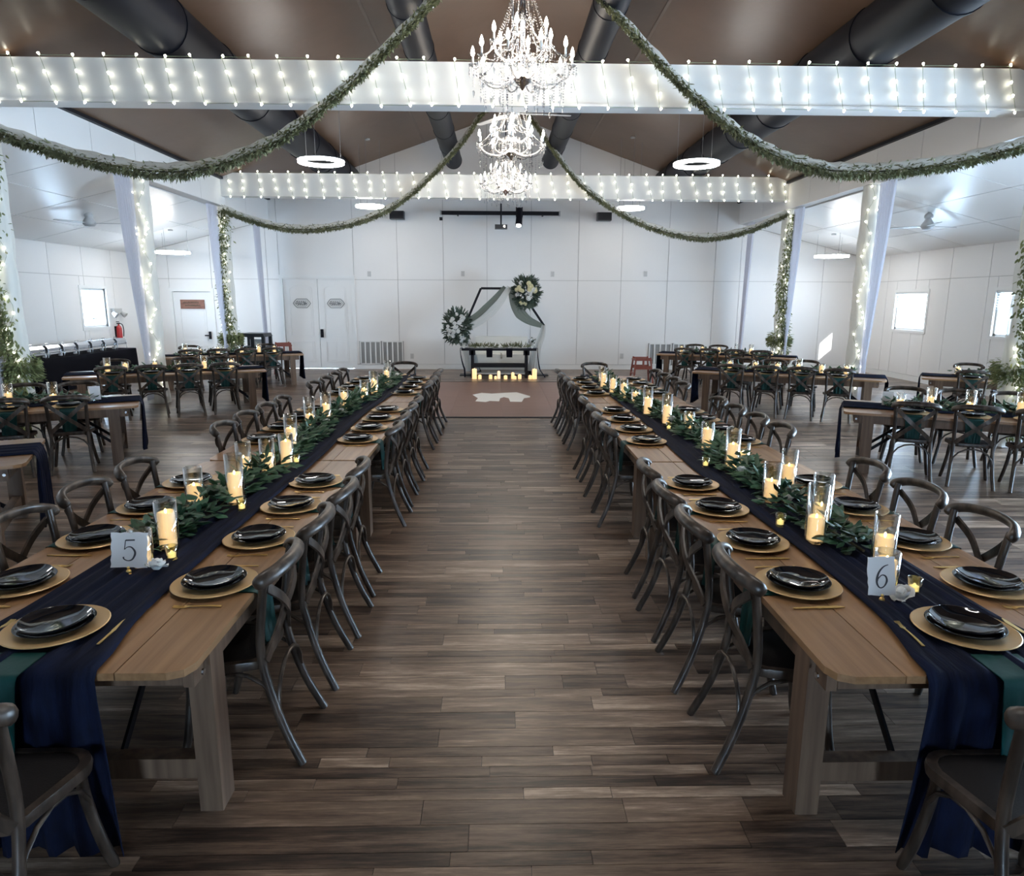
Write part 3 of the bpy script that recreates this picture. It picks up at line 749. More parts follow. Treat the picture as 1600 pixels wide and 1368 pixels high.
def garland(name_label, pts_fn, y0, y1, dens, group, nobj, halfw=.17, hgt=.11, big=1.0, seed=1, avoid=()):
    """leafy table garland; pts_fn(s)->centre point, s is metres along"""
    rng = random.Random(seed)
    t = thing('leaf_garland', name_label, 'garland', pts_fn(y0), 0, group); org = Vector(pts_fn(y0))
    L = y1 - y0
    MB().tube([Vector(pts_fn(y0 + L * k / 40)) - org + Vector((0, 0, .022)) for k in range(41)], .008, 5).build('stem', 'stem_brown', t)
    lv = []
    for _ in range(int(L * dens)):
        s = y0 + rng.random() * L; c = Vector(pts_fn(s)); e = Vector(pts_fn(min(s + .05, y1 + .05))) - Vector(pts_fn(s - .05)); e.normalize(); sd = Vector((e.y, -e.x, 0))
        a = rng.uniform(-1, 1); hw = halfw * (.75 + .25 * math.sin(s * 5.1) + .15 * math.sin(s * 11 + 1))
        p = c + sd * (a * hw * .8) + Vector((0, 0, .02 + hgt * (1 - a * a) * rng.random()))
        if any((p.x - q[0]) ** 2 + (p.y - q[1]) ** 2 < .064 ** 2 for q in avoid): continue
        d = sd * (a * 1.3 + rng.uniform(-.5, .5)) + e * rng.uniform(-.9, .9) + Vector((0, 0, rng.uniform(-.08, .6)))
        lv.append((s, p, d, rng.uniform(-.7, .7), rng.choice((0, 1, 2)), rng.uniform(.75, 1.3) * big))
    lv.sort(key=lambda q: q[0]); mass = MB(); sz = ((.085, .038), (.070, .045), (.10, .030))
    for i, (s, p, d, ro, k, sc) in enumerate(lv):
        if i < nobj:
            o = obj('leaf', ME['leaf_%d' % k], t); o.matrix_local = leaf_matrix(p - org, d, ro, sc)
        else: add_leaf(mass, p - org, d, ro, sz[k][0] * sc, sz[k][1] * sc)
    if mass.v: mass.build('leaves', 'leaf_mass', t, 180, kind='stuff')
    return t

def runner(label, W_, L, Wd, loc, rz, group, drop, seed=0, flare=1.35, endw=0.0):
    """gauze runner lying along Y of a table of length L, hanging over both ends"""
    rng = random.Random(seed); ph = [rng.uniform(0, 6) for _ in range(6)]; G_ = []; n = 27
    prof = []
    for k in range(9): prof.append((-L / 2 - .034 - .004 * (8 - k) / 8, TH + .004 - (drop) * (8 - k) / 8, (8 - k) / 8))
    prof[-1] = (-L / 2 - .022, TH - .015, 0); prof.append((-L / 2 + .0, TH + .006, 0)); m = int(L / .12)
    for k in range(1, m): prof.append((-L / 2 + L * k / m, TH + .0045, 0))
    prof.append((L / 2, TH + .006, 0)); prof.append((L / 2 + .022, TH - .015, 0))
    for k in range(1, 9): prof.append((L / 2 + .034 + .004 * k / 8, TH + .004 - drop * k / 8, k / 8))
    for (y, z, h_) in prof:
        row = []
        for j in range(n):
            u = j / (n - 1) - .5; w = W_ * (1 + .06 * math.sin(y * 1.7 + ph[0])) * (1 + (flare - 1) * h_) * (1 + endw * math.exp(-((L / 2 - min(abs(y), L / 2)) / .28) ** 2))
            wr = .0070 * (1 + math.sin(u * 46 + 1.3 * math.sin(y * .8 + ph[1]) + ph[2])) + .004 * (1 + math.sin(u * 25 - y * .9 + ph[3]))
            x = u * w + .02 * math.sin(y * 1.1 + ph[4])
            if h_ == 0: row.append((x, y, z + (wr if TH < z else wr * .3)))
            else: row.append((x + .015 * h_ * math.sin(u * 20 + ph[5]), y - (1 if y > 0 else -1) * ((h_ * .6 + .35) * .030 * (1 + math.sin(u * 34 + ph[2] + 1.6 * h_)) - .008), z))
        G_.append(row)
    o = MB().sheet(G_).build('table_runner', 'navy_gauze', None, 180); o.location = loc; o.rotation_euler = (0, 0, rz)
    sm = o.modifiers.new('thickness', 'SOLIDIFY'); sm.thickness = .003; sm.offset = 1
    return tag(o, label, 'table runner', group)

# ================================================================== THE TWO LONG ROWS
def number_card(x, y, digit, row):
    t = thing('number_card', 'white deckle-edged card with the numeral %s on the %s' % ({'5': 'five', '6': 'six'}[digit], row), 'card', (x, y, TH + .012), 0, 'table number cards'); t.rotation_euler = (-.24, 0, 0)
    rng = random.Random(int(digit)); w, h_ = (.085, .106) if digit == '5' else (.060, .106); z0 = .03; pts = []
    for k in range(8): pts.append((-w + 2 * w * k / 8, z0 + rng.uniform(-.003, .003)))
    for k in range(9): pts.append((w + rng.uniform(-.004, .002), z0 + 1.55 * h_ * k / 9))
    for k in range(8): pts.append((w - 2 * w * k / 8, z0 + 1.55 * h_ + rng.uniform(-.003, .003)))
    for k in range(9): pts.append((-w + rng.uniform(-.002, .004), z0 + 1.55 * h_ * (1 - k / 9)))
    MB().prism(pts, 'y', -.0012, .0012).build('card', 'paper_white', t)
    g = MB().ball((0, .0, .012), .012, 10, 6).ball((0, -.004, .030), .007, 8, 5).lathe([(0, 0), (.018, 0), (.016, .004), (0, .006)], 14); g.build('holder', 'gold', t, 60)
    cz = z0 + .083; m = MB()
    if digit == '5':
        m.ribbon([(-.016, -.002, cz + .045), (.026, -.002, cz + .046)], .007, .0008, (0, 0, 1))
        m.ribbon([(-.017, -.002, cz + .046), (-.021, -.002, cz + .002)], .004, .0008)
        arc = [(-.021, cz + .002), (-.008, cz + .013), (.010, cz + .013), (.026, cz - .004), (.028, cz - .022), (.016, cz - .044), (-.004, cz - .050), (-.022, cz - .042), (-.025, cz - .032)]
        ws = [.003, .004, .006, .009, .010, .007, .004, .005, .008]
    else:
        arc = [(.030, cz + .048), (.010, cz + .040), (-.010, cz + .018), (-.020, cz - .010), (-.020, cz - .034), (-.008, cz - .050), (.010, cz - .044), (.022, cz - .022), (.018, cz - .002), (.002, cz + .004), (-.014, cz - .010), (-.018, cz - .022)]
        ws = [.003, .005, .008, .010, .008, .005, .005, .009, .007, .004, .004, .003]
    pts = crom([(a, -.002, b) for a, b in arc], 5); wf = [ws[min(int(i / 5), len(ws) - 1)] * (1 - (i % 5) / 5) + ws[min(int(i / 5) + 1, len(ws) - 1)] * (i % 5) / 5 for i in range(len(pts))]
    sides = []
    for i in range(len(pts)):
        d = pts[min(i + 1, len(pts) - 1)] - pts[max(i - 1, 0)]; sides.append((d.z, 0, -d.x))
    m.ribbon(pts, wf, .0008, sides); m.build('numeral', 'ink', t)

ROWS = [
    dict(n='5', cx=-1.715, y0=2.21, aisle=1, hur=[(-1.71, 3.17, 'short', 'half'), (-1.69, 3.40, 'mid', 'high'), (-1.86, 4.12, 'mid', 'half'), (-1.64, 4.20, 'tall', 'high'), (-1.83, 4.88, 'mid', 'half'), (-1.70, 5.0, 'mid', 'half'), (-1.62, 5.2, 'mid', 'high'),
         (-1.74, 5.74, 'tall', 'high'), (-1.86, 6.78, 'tall', 'half'), (-1.78, 7.12, 'tall', 'high'), (-1.79, 8.02, 'mid', 'high'), (-1.71, 8.85, 'mid', 'half'), (-1.66, 9.3, 'tall', 'high'), (-1.78, 9.9, 'mid', 'half'), (-1.68, 10.5, 'mid', 'high'), (-1.74, 11.0, 'tall', 'half')],
         vot=[(-1.60, 3.24), (-1.55, 4.05), (-1.57, 5.28), (-1.83, 7.5)], card=(-1.725, 3.07), crose=(-1.60, 3.08)),
    dict(n='6', cx=1.81, y0=2.15, aisle=-1, hur=[(1.735, 2.85, 'short', 'half'), (1.90, 3.16, 'mid', 'half'), (1.70, 3.46, 'tall', 'half'), (1.83, 3.68, 'tall', 'half'), (1.76, 4.22, 'mid', 'half'), (2.04, 4.62, 'mid', 'half'), (1.80, 5.08, 'tall', 'high'), (1.93, 5.22, 'short', 'low'),
         (1.80, 5.72, 'mid', 'high'), (1.93, 6.75, 'short', 'half'), (1.77, 7.02, 'tall', 'high'), (1.70, 7.62, 'tall', 'high'), (1.74, 8.5, 'short', 'half'), (1.67, 8.95, 'mid', 'high'), (1.62, 9.5, 'mid', 'high'), (1.58, 10.1, 'mid', 'high'), (1.66, 10.8, 'mid', 'half')],
         vot=[(1.84, 2.80), (1.62, 3.72), (1.62, 5.15), (1.72, 6.72), (1.8, 8.1)], card=(1.655, 2.72), crose=(1.755, 2.73)),
]
TW, TL, PERIOD = 1.28, 3.23, 3.26
for R in ROWS:
    n, cx, y0, s = R['n'], R['cx'], R['y0'], R['aisle']; grp = 'on the %s long row' % ('left' if s > 0 else 'right'); TN = ('left' if s > 0 else 'right') + ' long row'
    for k in range(3):
        make_table(TW, TL, '%s long wooden farm table in the %s, beneath navy runner' % (('nearest', 'middle', 'farthest')[k], TN), (cx, y0 + PERIOD * k + TL / 2, 0), 0, 'long row tables')
    Lr = PERIOD * 2 + TL
    runner('navy gauze runner along the whole %s, hanging to the floor' % TN, .48, Lr, TW, (cx + (.02 if s > 0 else -.02), y0 + Lr / 2, 0), 0, 'navy runners', .70, seed=int(n), flare=1.12, endw=.28)
    place = 0
    for k in range(3):
        for q in range(4):
            py = y0 + PERIOD * k + .755 + .585 * q
            for side, nm in ((s, 'aisle'), (-s, 'outer')):
                ex = cx + side * TW / 2
                setting(ex - side * .205, py, (-side, 0), '%s place from near end, %s side of %s' % (ORD[place], nm, TN), grp, True, .205)
                jit = random.uniform(-.02, .02); ry = py - .07 + random.uniform(-.02, .02)
                chair(ex + side * (-.13 + .0) + jit, ry, (PI / 2 if side > 0 else -PI / 2) + random.uniform(-.06, .06), 'weathered cross-back chair, %s from near end, %s side of %s' % (ORD[place], nm, TN), 'chairs ' + grp)
            place += 1
    setting(cx + (-.0), y0 + .29, (0, 1), 'near head of %s' % TN, grp, True, .29, TH + .016, .05)
    setting(cx, y0 + Lr - .27, (0, -1), 'far head of %s' % TN, grp, True, .27, TH + .016, .05)
    chair(cx + (.115 if s > 0 else -.125), y0 - .20, 0, 'weathered wooden cross-back chair at the near head of the %s' % TN, 'chairs ' + grp)
    chair(cx + (.05 if s > 0 else -.05), y0 + Lr + .22, PI, 'weathered wooden cross-back chair at the far head of the %s' % TN, 'chairs ' + grp)
    occ = [(h_[0], h_[1]) for h_ in R['hur']] + R['vot']
    for i, (x, y, sz, wx) in enumerate(R['hur']): hurricane(x, y, TH + .020, sz, wx, '%s along %s' % (ORD[i], TN), grp)
    for i, (x, y) in enumerate(R['vot']): votive(x, y, TH + .020, '%s along %s' % (ORD[i], TN), grp)
    number_card(R['card'][0], R['card'][1], n, TN)
    rose(R['crose'][0], R['crose'][1], TH + .03, 'beside the card on the %s' % TN, grp, 1.35)
    gx = cx + (-.04 if s > 0 else .06)
    def fn(y, gx=gx, s=s): return (gx + .05 * math.sin(y * 1.3 + s) - (.028 * max(0, y - 6) if s < 0 else -.005 * max(0, y - 6)), y, TH + .016)
    garland('leafy eucalyptus garland down the middle of the %s' % TN, fn, y0 + 1.12, y0 + Lr - .5, 300, 'long row garlands', 298, seed=int(n), avoid=occ, big=1.05)
    rng = random.Random(40 + int(n))
    for i in range(11):
        y = y0 + 1.75 + i * .72 + rng.uniform(-.15, .15); c = fn(y); x = c[0] + rng.uniform(-.14, .14)
        if min(math.hypot(x - q[0], y - q[1]) for q in occ) < .10: x += .13
        rose(x, y, TH + .08, '%s along the %s garland' % (ORD[i], TN), grp, rng.uniform(.7, 1.0))

# ================================================================== SIDE TABLES
SW, SL = 1.20, 3.2
def side_table(tag_, corner, ang, corner_side, near, far, hurs, seed, settings=True):
    """corner: near corner on the nave side; table local X... long axis = direction ang; near side faces the camera"""
    a = math.radians(ang); ux = Vector((math.cos(a), math.sin(a), 0)); uy = Vector((-math.sin(a), math.cos(a), 0))
    c0 = Vector((*corner, 0)) + uy * SW / 2 + ux * (SL / 2) * (1 if corner_side == 'left' else -1)
    rz = a - PI / 2; nm = tag_ + ' side table'; grp = 'on the ' + nm
    make_table(SW, SL, 'angled wooden farm table, %s, with navy runner' % nm, tuple(c0), rz, 'angled side tables')
    runner('navy gauze runner hanging off both ends of the %s' % nm, .46, SL, SW, tuple(c0), rz, 'navy runners', .62, seed=seed, flare=1.35)
    us = [-.875, -.29, .29, .875]
    for lst, sg, word in ((near, -1, 'near'), (far, 1, 'far')):
        for k in range(4):
            w = '%s place from the left, %s side of %s' % (ORD[k], word, nm)
            e = c0 + ux * us[k] + uy * (sg * SW / 2)
            if settings: q = e - uy * (sg * .205); setting(q.x, q.y, tuple((-sg * uy)[:2]), w, grp, False, .205)
            if k in lst:
                cpos = e - uy * (sg * .11); chair(cpos.x, cpos.y, a if sg < 0 else a + PI, 'cross-back chair, ' + w, 'chairs ' + grp)
    rng = random.Random(seed); occ = []
    for i in range(hurs):
        u = -1.25 + 2.5 * (i + .5) / hurs + rng.uniform(-.08, .08); p = c0 + ux * u + uy * rng.uniform(-.07, .07); occ.append((p.x, p.y))
        hurricane(p.x, p.y, TH + .020, rng.choice(('short', 'mid', 'mid', 'short')), rng.choice(('low', 'half', 'half')), '%s from the left on %s' % (ORD[i], nm), grp)
    def fn(s): p = c0 + ux * s; return (p.x, p.y, TH + .016)
    garland('leafy green garland along the %s' % nm, fn, -1.15, 1.15, 170, 'side table garlands', 0, halfw=.15, hgt=.09, seed=seed, avoid=occ, big=1.15)
    for i in range(4):
        p = c0 + ux * (-1.0 + .66 * i + rng.uniform(-.1, .1)) + uy * rng.uniform(-.12, .12); rose(p.x, p.y, TH + .075, '%s from the left on %s' % (ORD[i], nm), grp, rng.uniform(.8, 1.1))
    return c0, ux, uy
A4 = [0, 1, 2, 3]
side_table('left front', (-3.71, 5.33), 25.5, 'right', [], [], 2, 101, False)
cB, uB, vB = side_table('left second', (-4.38, 8.40), 25.5, 'right', [1, 2, 3], [2, 3], 6, 102)
side_table('left third', (-4.22, 12.71), 25.5, 'right', A4, [0, 2, 3], 6, 103)
side_table('left far', (-4.60, 16.60), 24.0, 'right', A4, [0, 3], 6, 104)
cE, uE, vE = side_table('right front', (4.12, 7.97), -26.5, 'left', A4, [0, 1, 2], 6, 105)
side_table('right middle', (3.60, 12.62), -26.5, 'left', A4, [0, 1, 2], 6, 106)
side_table('right far', (3.91, 16.93), -26.0, 'left', A4, [0, 1], 6, 107)
side_table('right outer', (7.32, 11.65), -32.0, 'left', A4, [0, 1, 2], 5, 108)
# blank cards on two side tables
for p, lab in ((cB + uB * 1.12 - vB * .05, 'small white card at the right end of the left second side table'), (cE - uE * 1.12, 'small white card at the left end of the right front side table')):
    t = thing('number_card', lab, 'card', (p.x, p.y, TH + .012), .3 if p.x < 0 else -.3, 'table number cards')
    MB().bx(-.06, .06, -.001, .001, .02, .19).build('card', 'paper_white', t); MB().ball((0, 0, .012), .012, 10, 6).build('holder', 'gold', t, 60)

# ================================================================== POSTS, STRING LIGHTS, CURTAINS, SWAGS
bm_ = MB().lathe([(0, -.021), (.007, -.018), (.0165, .006), (.011, .014), (0, .018)], 6); shared('fairy', bm_, 'fairy_bulb')
def string_lights(label, wire_pts, bulbs, group):
    t = thing('string_lights', label, 'string lights', wire_pts[0][0], 0, group); org = Vector(wire_pts[0][0])
    mb = MB()
    for seg in wire_pts: mb.tube([Vector(p) - org for p in seg], .003, 4, False)
    mb.build('wire', 'fairy_wire', t)
    for b in bulbs:
        o = obj('bulb', ME['fairy'], t, Vector(b) - org); o.rotation_euler = (random.uniform(-.5, .5), random.uniform(-.5, .5), random.uniform(0, 6))
for i, (y, z0, z1) in enumerate(BEAMS):
    rng = random.Random(70 + i); segs = []; bulbs = []; x = XL + .3; yf = y - .185; cols = []
    while x < XR - .3:
        sl = rng.uniform(.06, .16); top = (x, yf, z1 + .01); bot = (x + sl, yf, z0 - .03); pts = [top]
        for q in range(4):
            u = (q + rng.uniform(-.12, .12)) / 3; p = Vector(top).lerp(Vector(bot), min(max(u, 0), 1)); bulbs.append((p.x + rng.uniform(-.02, .02), yf - .01, p.z + (.015 if q == 0 else -.015 if q == 3 else 0))); pts.append(tuple(p))
        pts.append(bot); segs.append(pts); cols.append((top, bot)); x += rng.uniform(.33, .40)
    for k in range(len(cols) - 1): segs.append([cols[k][k % 2], cols[k + 1][k % 2]])
    string_lights('white fairy lights zigzagging over the %s white cross beam' % ('near', 'far')[i], segs, bulbs, 'beam string lights')

POSTS = [(XL, 9.6, 'left near', True), (XL, 13.5, 'left middle', False), (XL, 17.38, 'left far', True), (XR + .12, 9.42, 'right near', True), (XR, 13.5, 'right middle', False), (XR, 17.25, 'right far', True)]
for (x, y, nm, green) in POSTS:
    s = 1 if x > 0 else -1; rng = random.Random(hash(nm) % 1 + int(y * 7) + s)
    t = thing('column', 'white square column wrapped in white tulle, %s' % nm, 'column', (x, y, 0), 0, 'wrapped columns')
    MB().bx(-.085, .085, -.085, .085, 0, HEAD).build('shaft', 'trim_paint', t)
    G_ = []
    for k in range(41):
        z = .02 + (HEAD - .04) * k / 40; row = []
        flare_ = .035 + .06 * max(0, 1 - z / .9) ** 1.5
        for j in range(33):
            a = 2 * PI * j / 32; r = .135 + flare_ * .6 + .012 * math.sin(a * 7 + z * 3) + .008 * math.sin(z * 9 + a * 2); row.append((r * math.cos(a), r * math.sin(a), z))
        G_.append(row)
    MB().sheet(G_).build('tulle_wrap', 'tulle', t, 180)
    segs = []; bulbs = []
    for st in range(2):
        pts = []; z = HEAD - .05; k = 0
        a0 = {0: -PI / 2 - .55, 1: -PI / 2 + .55}[st]
        while z > .15:
            a = a0 + .35 * math.sin(k * .9 + st); r = .19 + .10 * max(0, 1 - z / .9) ** 1.5 * .6; p = (x + r * math.cos(a), y + r * math.sin(a), z); pts.append(p)
            if k % 2 == 0 or rng.random() < .3: bulbs.append((p[0], p[1] - .012, p[2]))
            z -= .105; k += 1
        segs.append(pts)
    string_lights('white fairy lights strung down the %s column' % nm, segs, bulbs, 'column string lights')
    if green:
        g = thing('column_garland', 'leafy greenery strand wound down the %s column with bushy collar' % nm, 'garland', (x, y, 1.05), 0, 'column garlands')
        mb = MB(); cx_ = .0
        MB().tube([(.19 * math.cos(-PI / 2 + .35 * math.sin(z * 2)), .20 * math.sin(-PI / 2 + .35 * math.sin(z * 2)), z - 1.05) for z in [1.0 + .1 * k for k in range(32)]], .008, 5).build('stem', 'stem_brown', g)
        for _ in range(2600 if y < 10 else 1500):
            z = rng.uniform(.15, HEAD - .1); a = -PI / 2 - s * .15 + .35 * math.sin(z * 2) + rng.gauss(0, .33); r = .17 + rng.random() * .09
            add_leaf(mb, Vector((r * math.cos(a), r * math.sin(a), z - 1.05)), (math.cos(a + rng.uniform(-1, 1)), math.sin(a) - .2, rng.uniform(-1.2, .3)), rng.uniform(-.8, .8), rng.uniform(.07, .115), rng.uniform(.024, .038))
        for _ in range(1100):
            a = rng.uniform(0, 2 * PI); r = .15 + rng.random() * .11; z = rng.gauss(0, .075)
            add_leaf(mb, Vector((r * math.cos(a), r * math.sin(a), z)), (math.cos(a) * 1.0, math.sin(a) * 1.0, rng.uniform(-.9, .5)), rng.uniform(-.8, .8), rng.uniform(.06, .11), rng.uniform(.016, .03))
        mb.build('leaves', 'leaf_column', g, 180, kind='stuff')
    # curtain hung from the header on the camera side of the column and tied in to it
    G_ = []
    for k in range(25):
        u = k / 24; z = HEAD - .01 - u * (HEAD - .12); ctr = -.50 + .26 * min(1, u / .8) ** 1.2; wd = .54 * (1 - .62 * min(1, u / .8)) ; row = []
        if u > .8: wd = .205 + (u - .8) * .5
        for j in range(33):
            v = j / 32 - .5; row.append((-s * .0 + .035 * math.sin(v * 42 + .6 * math.sin(u * 5)) * (1 - .4 * u) + s * .03, ctr + v * wd, z))
        G_.append(row)
    o = MB().sheet(G_).build('curtain', 'curtain_sheer', None, 180, loc=(x, y, 0)); tag(o, 'white sheer curtain gathered beside the %s column' % nm, 'curtain', 'sheer curtains')
for s, nm in ((-1, 'left'), (1, 'right')):          # curtains in the back corners
    x = XL if s < 0 else XR; G_ = []
    for k in range(25):
        u = k / 24; z = HEAD - .01 - u * (HEAD - .4); row = []
        for j in range(33):
            v = j / 32 - .5; row.append((s * .03 + .03 * math.sin(v * 40), -.35 + .28 * u + v * .42 * (1 - .62 * u), z))
        G_.append(row)
    o = MB().sheet(G_).build('curtain', 'curtain_sheer', None, 180, loc=(x, 20.2, 0)); tag(o, 'white sheer curtain in the %s back corner of the hall' % nm, 'curtain', 'sheer curtains')

SWAGS = [
    ('near left', [(.1, 9.1, 6.25), (-.32, 9.1, 5.95), (-.74, 9.1, 5.52), (-1.84, 9.1, 4.52), (-2.82, 9.1, 3.88), (-3.86, 9.1, 3.58), (-4.95, 9.1, 3.68), (-6.07, 9.1, 4.0), (-6.36, 9.15, 4.12)], 1.0),
    ('near right', [(.4, 9.1, 6.25), (.82, 9.1, 5.95), (1.26, 9.1, 5.55), (2.24, 9.1, 4.63), (3.16, 9.1, 3.98), (3.83, 9.1, 3.72), (4.57, 9.1, 3.64), (5.63, 9.1, 3.73), (6.60, 9.1, 3.95), (6.86, 9.15, 4.03)], 1.0),
    ('far left', [(.1, 16.9, 6.45), (-.31, 16.9, 6.23), (-.83, 16.9, 5.54), (-2.04, 16.9, 4.4), (-3.25, 16.9, 3.82), (-4.6, 16.9, 3.64), (-5.64, 16.9, 3.81), (-6.37, 16.9, 4.08)], .95),
    ('far right', [(.4, 16.9, 6.45), (.72, 16.9, 6.2), (1.21, 16.9, 5.56), (1.85, 16.9, 4.79), (2.62, 16.9, 4.22), (3.71, 16.9, 3.72), (4.94, 16.9, 3.51), (6.01, 16.9, 3.69), (6.87, 16.9, 4.06)], .95)]
for nm, pts, k_ in SWAGS:
    rng = random.Random(len(nm) + len(pts)); path = crom(pts, 10); org = path[0].copy()
    t = thing('garland_swag', 'greenery and white tulle swag draped from ridge to the %s column' % nm, 'garland', org, 0, 'ceiling swags')
    mb = MB(); n = len(path)
    rs = [.060 * k_ * (1 + .16 * math.sin(i * 1.9) + .1 * math.sin(i * .77)) for i in range(n)]
    mb.tube([p - org + Vector((0, .0, .028)) for p in path], rs, 10); mb.build('tulle', 'tulle', t, 180)
    MB().tube([p - org + Vector((0, -.05, -.03)) for p in path], .010, 5).build('stem', 'stem_brown', t)
    lm = MB()
    for i in range(n - 1):
        a, b = path[i], path[i + 1]; L = (b - a).length; e = (b - a).normalized()
        steep = min(1, abs(e.z) * 1.35)
        for _ in range(int(L * 700)):
            p = a.lerp(b, rng.random()) - org; an = rng.gauss(-PI / 2 - .45 - .3 * steep, .85); dn = e.cross(Vector((0, 1, 0))); dn = dn if dn.z > 0 else -dn
            o_ = Vector((0, math.cos(an) * 1.0, 0)) + dn * math.sin(an)
            o_ = Vector((0, -1, 0)) * (steep * .8) + o_ * (1 - steep * .5)
            add_leaf(lm, p + o_ * rng.uniform(.045, .085) * k_, o_ * rng.uniform(.2, 1.0) + e * rng.uniform(-1.3, 1.3) + Vector((0, rng.uniform(-.5, .1), rng.uniform(-.9, .25))), rng.uniform(-.9, .9), rng.uniform(.055, .10) * k_, rng.uniform(.014, .026))
    lm.build('leaves', 'leaf_swag', t, 180, kind='stuff')

# ================================================================== CHANDELIERS
def make_chandelier():
    t = thing('crystal_chandelier', 'x', 'chandelier', (0, 0, 0))
    rng = random.Random(5)
    MB().tube([(0, 0, .95), (0, 0, 2.985)], .012, 8).build('chain', 'chrome', t)
    MB().lathe([(0, -.02), (.012, -.01), (.03, .02), (.075, .05), (.10, .09), (.06, .11), (.028, .14), (.02, .25), (.045, .30), (.03, .36), (.018, .42), (.03, .60), (.06, .66), (.03, .72), (.02, .90), (.05, .95), (.0, .97)], 16).build('stem', 'chrome', t, 60)
    ball = MB()
    def crystal(mb, p, r, l): mb.lathe([(0, -l), (r * .75, -l * .45), (r, 0), (r * .5, r * .9), (0, r * 1.2)], 5, p)
    def strand(pts, r, sag, nm='crystal_strand'):
        a, b = Vector(pts[0]), Vector(pts[1]); L = (b - a).length + sag; k = max(3, int(L / (r * 2.3))); mb = MB()
        for i in range(k + 1):
            u = i / k; p = a.lerp(b, u); p.z -= sag * 4 * u * (1 - u); mb.ball(p, r, 5, 3)
        mb.build(nm, 'crystal', t)
    R1, R2, n1, n2 = .50, .30, 10, 6
    tips = []
    for ring, (R_, n, zt, off) in enumerate(((R1, n1, .20, 0), (R2, n2, .40, .3))):
        for k in range(n):
            a = 2 * PI * k / n + off; c, s_ = math.cos(a), math.sin(a)
            zz = zt - .12
            pts = crom([(.03 * c, .03 * s_, zz + .06), (R_ * .35 * c, R_ * .35 * s_, zz - .03), (R_ * .72 * c, R_ * .72 * s_, zz - .02), (R_ * .97 * c, R_ * .97 * s_, zz + .06), (R_ * c, R_ * s_, zt)], 4)
            arm = MB().tube(pts, .009, 6).build('arm', 'crystal', t, 60)
            MB().lathe([(0, 0), (.02, .004), (.042, .018), (.044, .022), (.02, .012), (0, .010)], 10, (R_ * c, R_ * s_, zt)).build('drip_pan', 'crystal', t, 60)
            MB().lathe([(.011, .01), (.011, .095), (0, .1)], 8, (R_ * c, R_ * s_, zt)).build('candle_sleeve', 'petal_white', t, 60)
            MB().lathe([(0, .092), (.014, .103), (.021, .125), (.015, .158), (.004, .19), (0, .196)], 8, (R_ * c, R_ * s_, zt)).build('bulb', 'bulb', t, 180)
            d = MB()
            for q in range(5):
                b_ = 2 * PI * q / 5; px, py = R_ * c + .042 * math.cos(b_), R_ * s_ + .042 * math.sin(b_)
                d.ball((px, py, zt + .0), .009, 5, 3); d.ball((px, py, zt - .022), .008, 5, 3); crystal(d, (px, py, zt - .055), .011, .045)
            for q in range(6): d.ball((R_ * .99 * c, R_ * .99 * s_, zt - .05 - .026 * q), .009, 5, 3)
            crystal(d, (R_ * .99 * c, R_ * .99 * s_, zt - .235), .014, .06)
            d.build('crystal_drop', 'crystal', t)
            for q in range(3):
                dd = MB(); rr = R_ * (.45 + .2 * q); L = int(5 + 3 * rng.random())
                for w in range(L): dd.ball((rr * math.cos(a + .15), rr * math.sin(a + .15), zz - .03 - .026 * w), .008, 5, 3)
                crystal(dd, (rr * math.cos(a + .15), rr * math.sin(a + .15), zz - .05 - .026 * L), .012, .06); dd.build('crystal_drop', 'crystal', t)
            tips.append((ring, Vector((R_ * c, R_ * s_, zt))))
    for ring, n in ((0, n1), (1, n2)):
        pts = [p for r_, p in tips if r_ == ring]
        for k in range(n):
            strand((pts[k] + Vector((0, 0, .015)), pts[(k + 1) % n] + Vector((0, 0, .015))), .0085, .07)
            top = Vector((pts[k].x * .16, pts[k].y * .16, .93 if ring == 0 else .70))
            strand((top, pts[k] + Vector((0, 0, .02))), .010, .16 if ring == 0 else .10)
    for (r_, z, n) in ((.09, .93, 8), (.11, .66, 8), (.13, .30, 10)):
        for k in range(n):
            a, b = 2 * PI * k / n, 2 * PI * (k + 1) / n; strand(((r_ * math.cos(a), r_ * math.sin(a), z), (r_ * math.cos(b), r_ * math.sin(b), z)), .010, .06)
            d = MB(); [d.ball((r_ * math.cos(a), r_ * math.sin(a), z - .02 - .028 * w), .009, 5, 3) for w in range(5)]; crystal(d, (r_ * math.cos(a), r_ * math.sin(a), z - .18), .013, .05); d.build('crystal_drop', 'crystal', t)
    return t
ch = make_chandelier()
CH = [((.26, 7.5, 4.1), 'nearest crystal chandelier, largest in view, its top cut by the frame'), ((.22, 11.05, 4.1), 'middle crystal chandelier hanging just below the near beam'), ((.18, 14.6, 4.1), 'farthest crystal chandelier, smallest in view, against the far beam')]
for i, (p, lab) in enumerate(CH):
    if i == 0: ch.location = p; ch['label'] = lab; ch['group'] = 'crystal chandeliers'
    else: dup(ch, p, .3 * i, lab, 'crystal chandeliers')
    ld = bpy.data.lights.new('chandelier_light', 'POINT'); ld.energy = 60; ld.color = (1, .86, .70); ld.shadow_soft_size = .35
    lo = bpy.data.objects.new('chandelier_light', ld); COL.objects.link(lo); lo.location = (p[0], p[1], p[2] + .35)

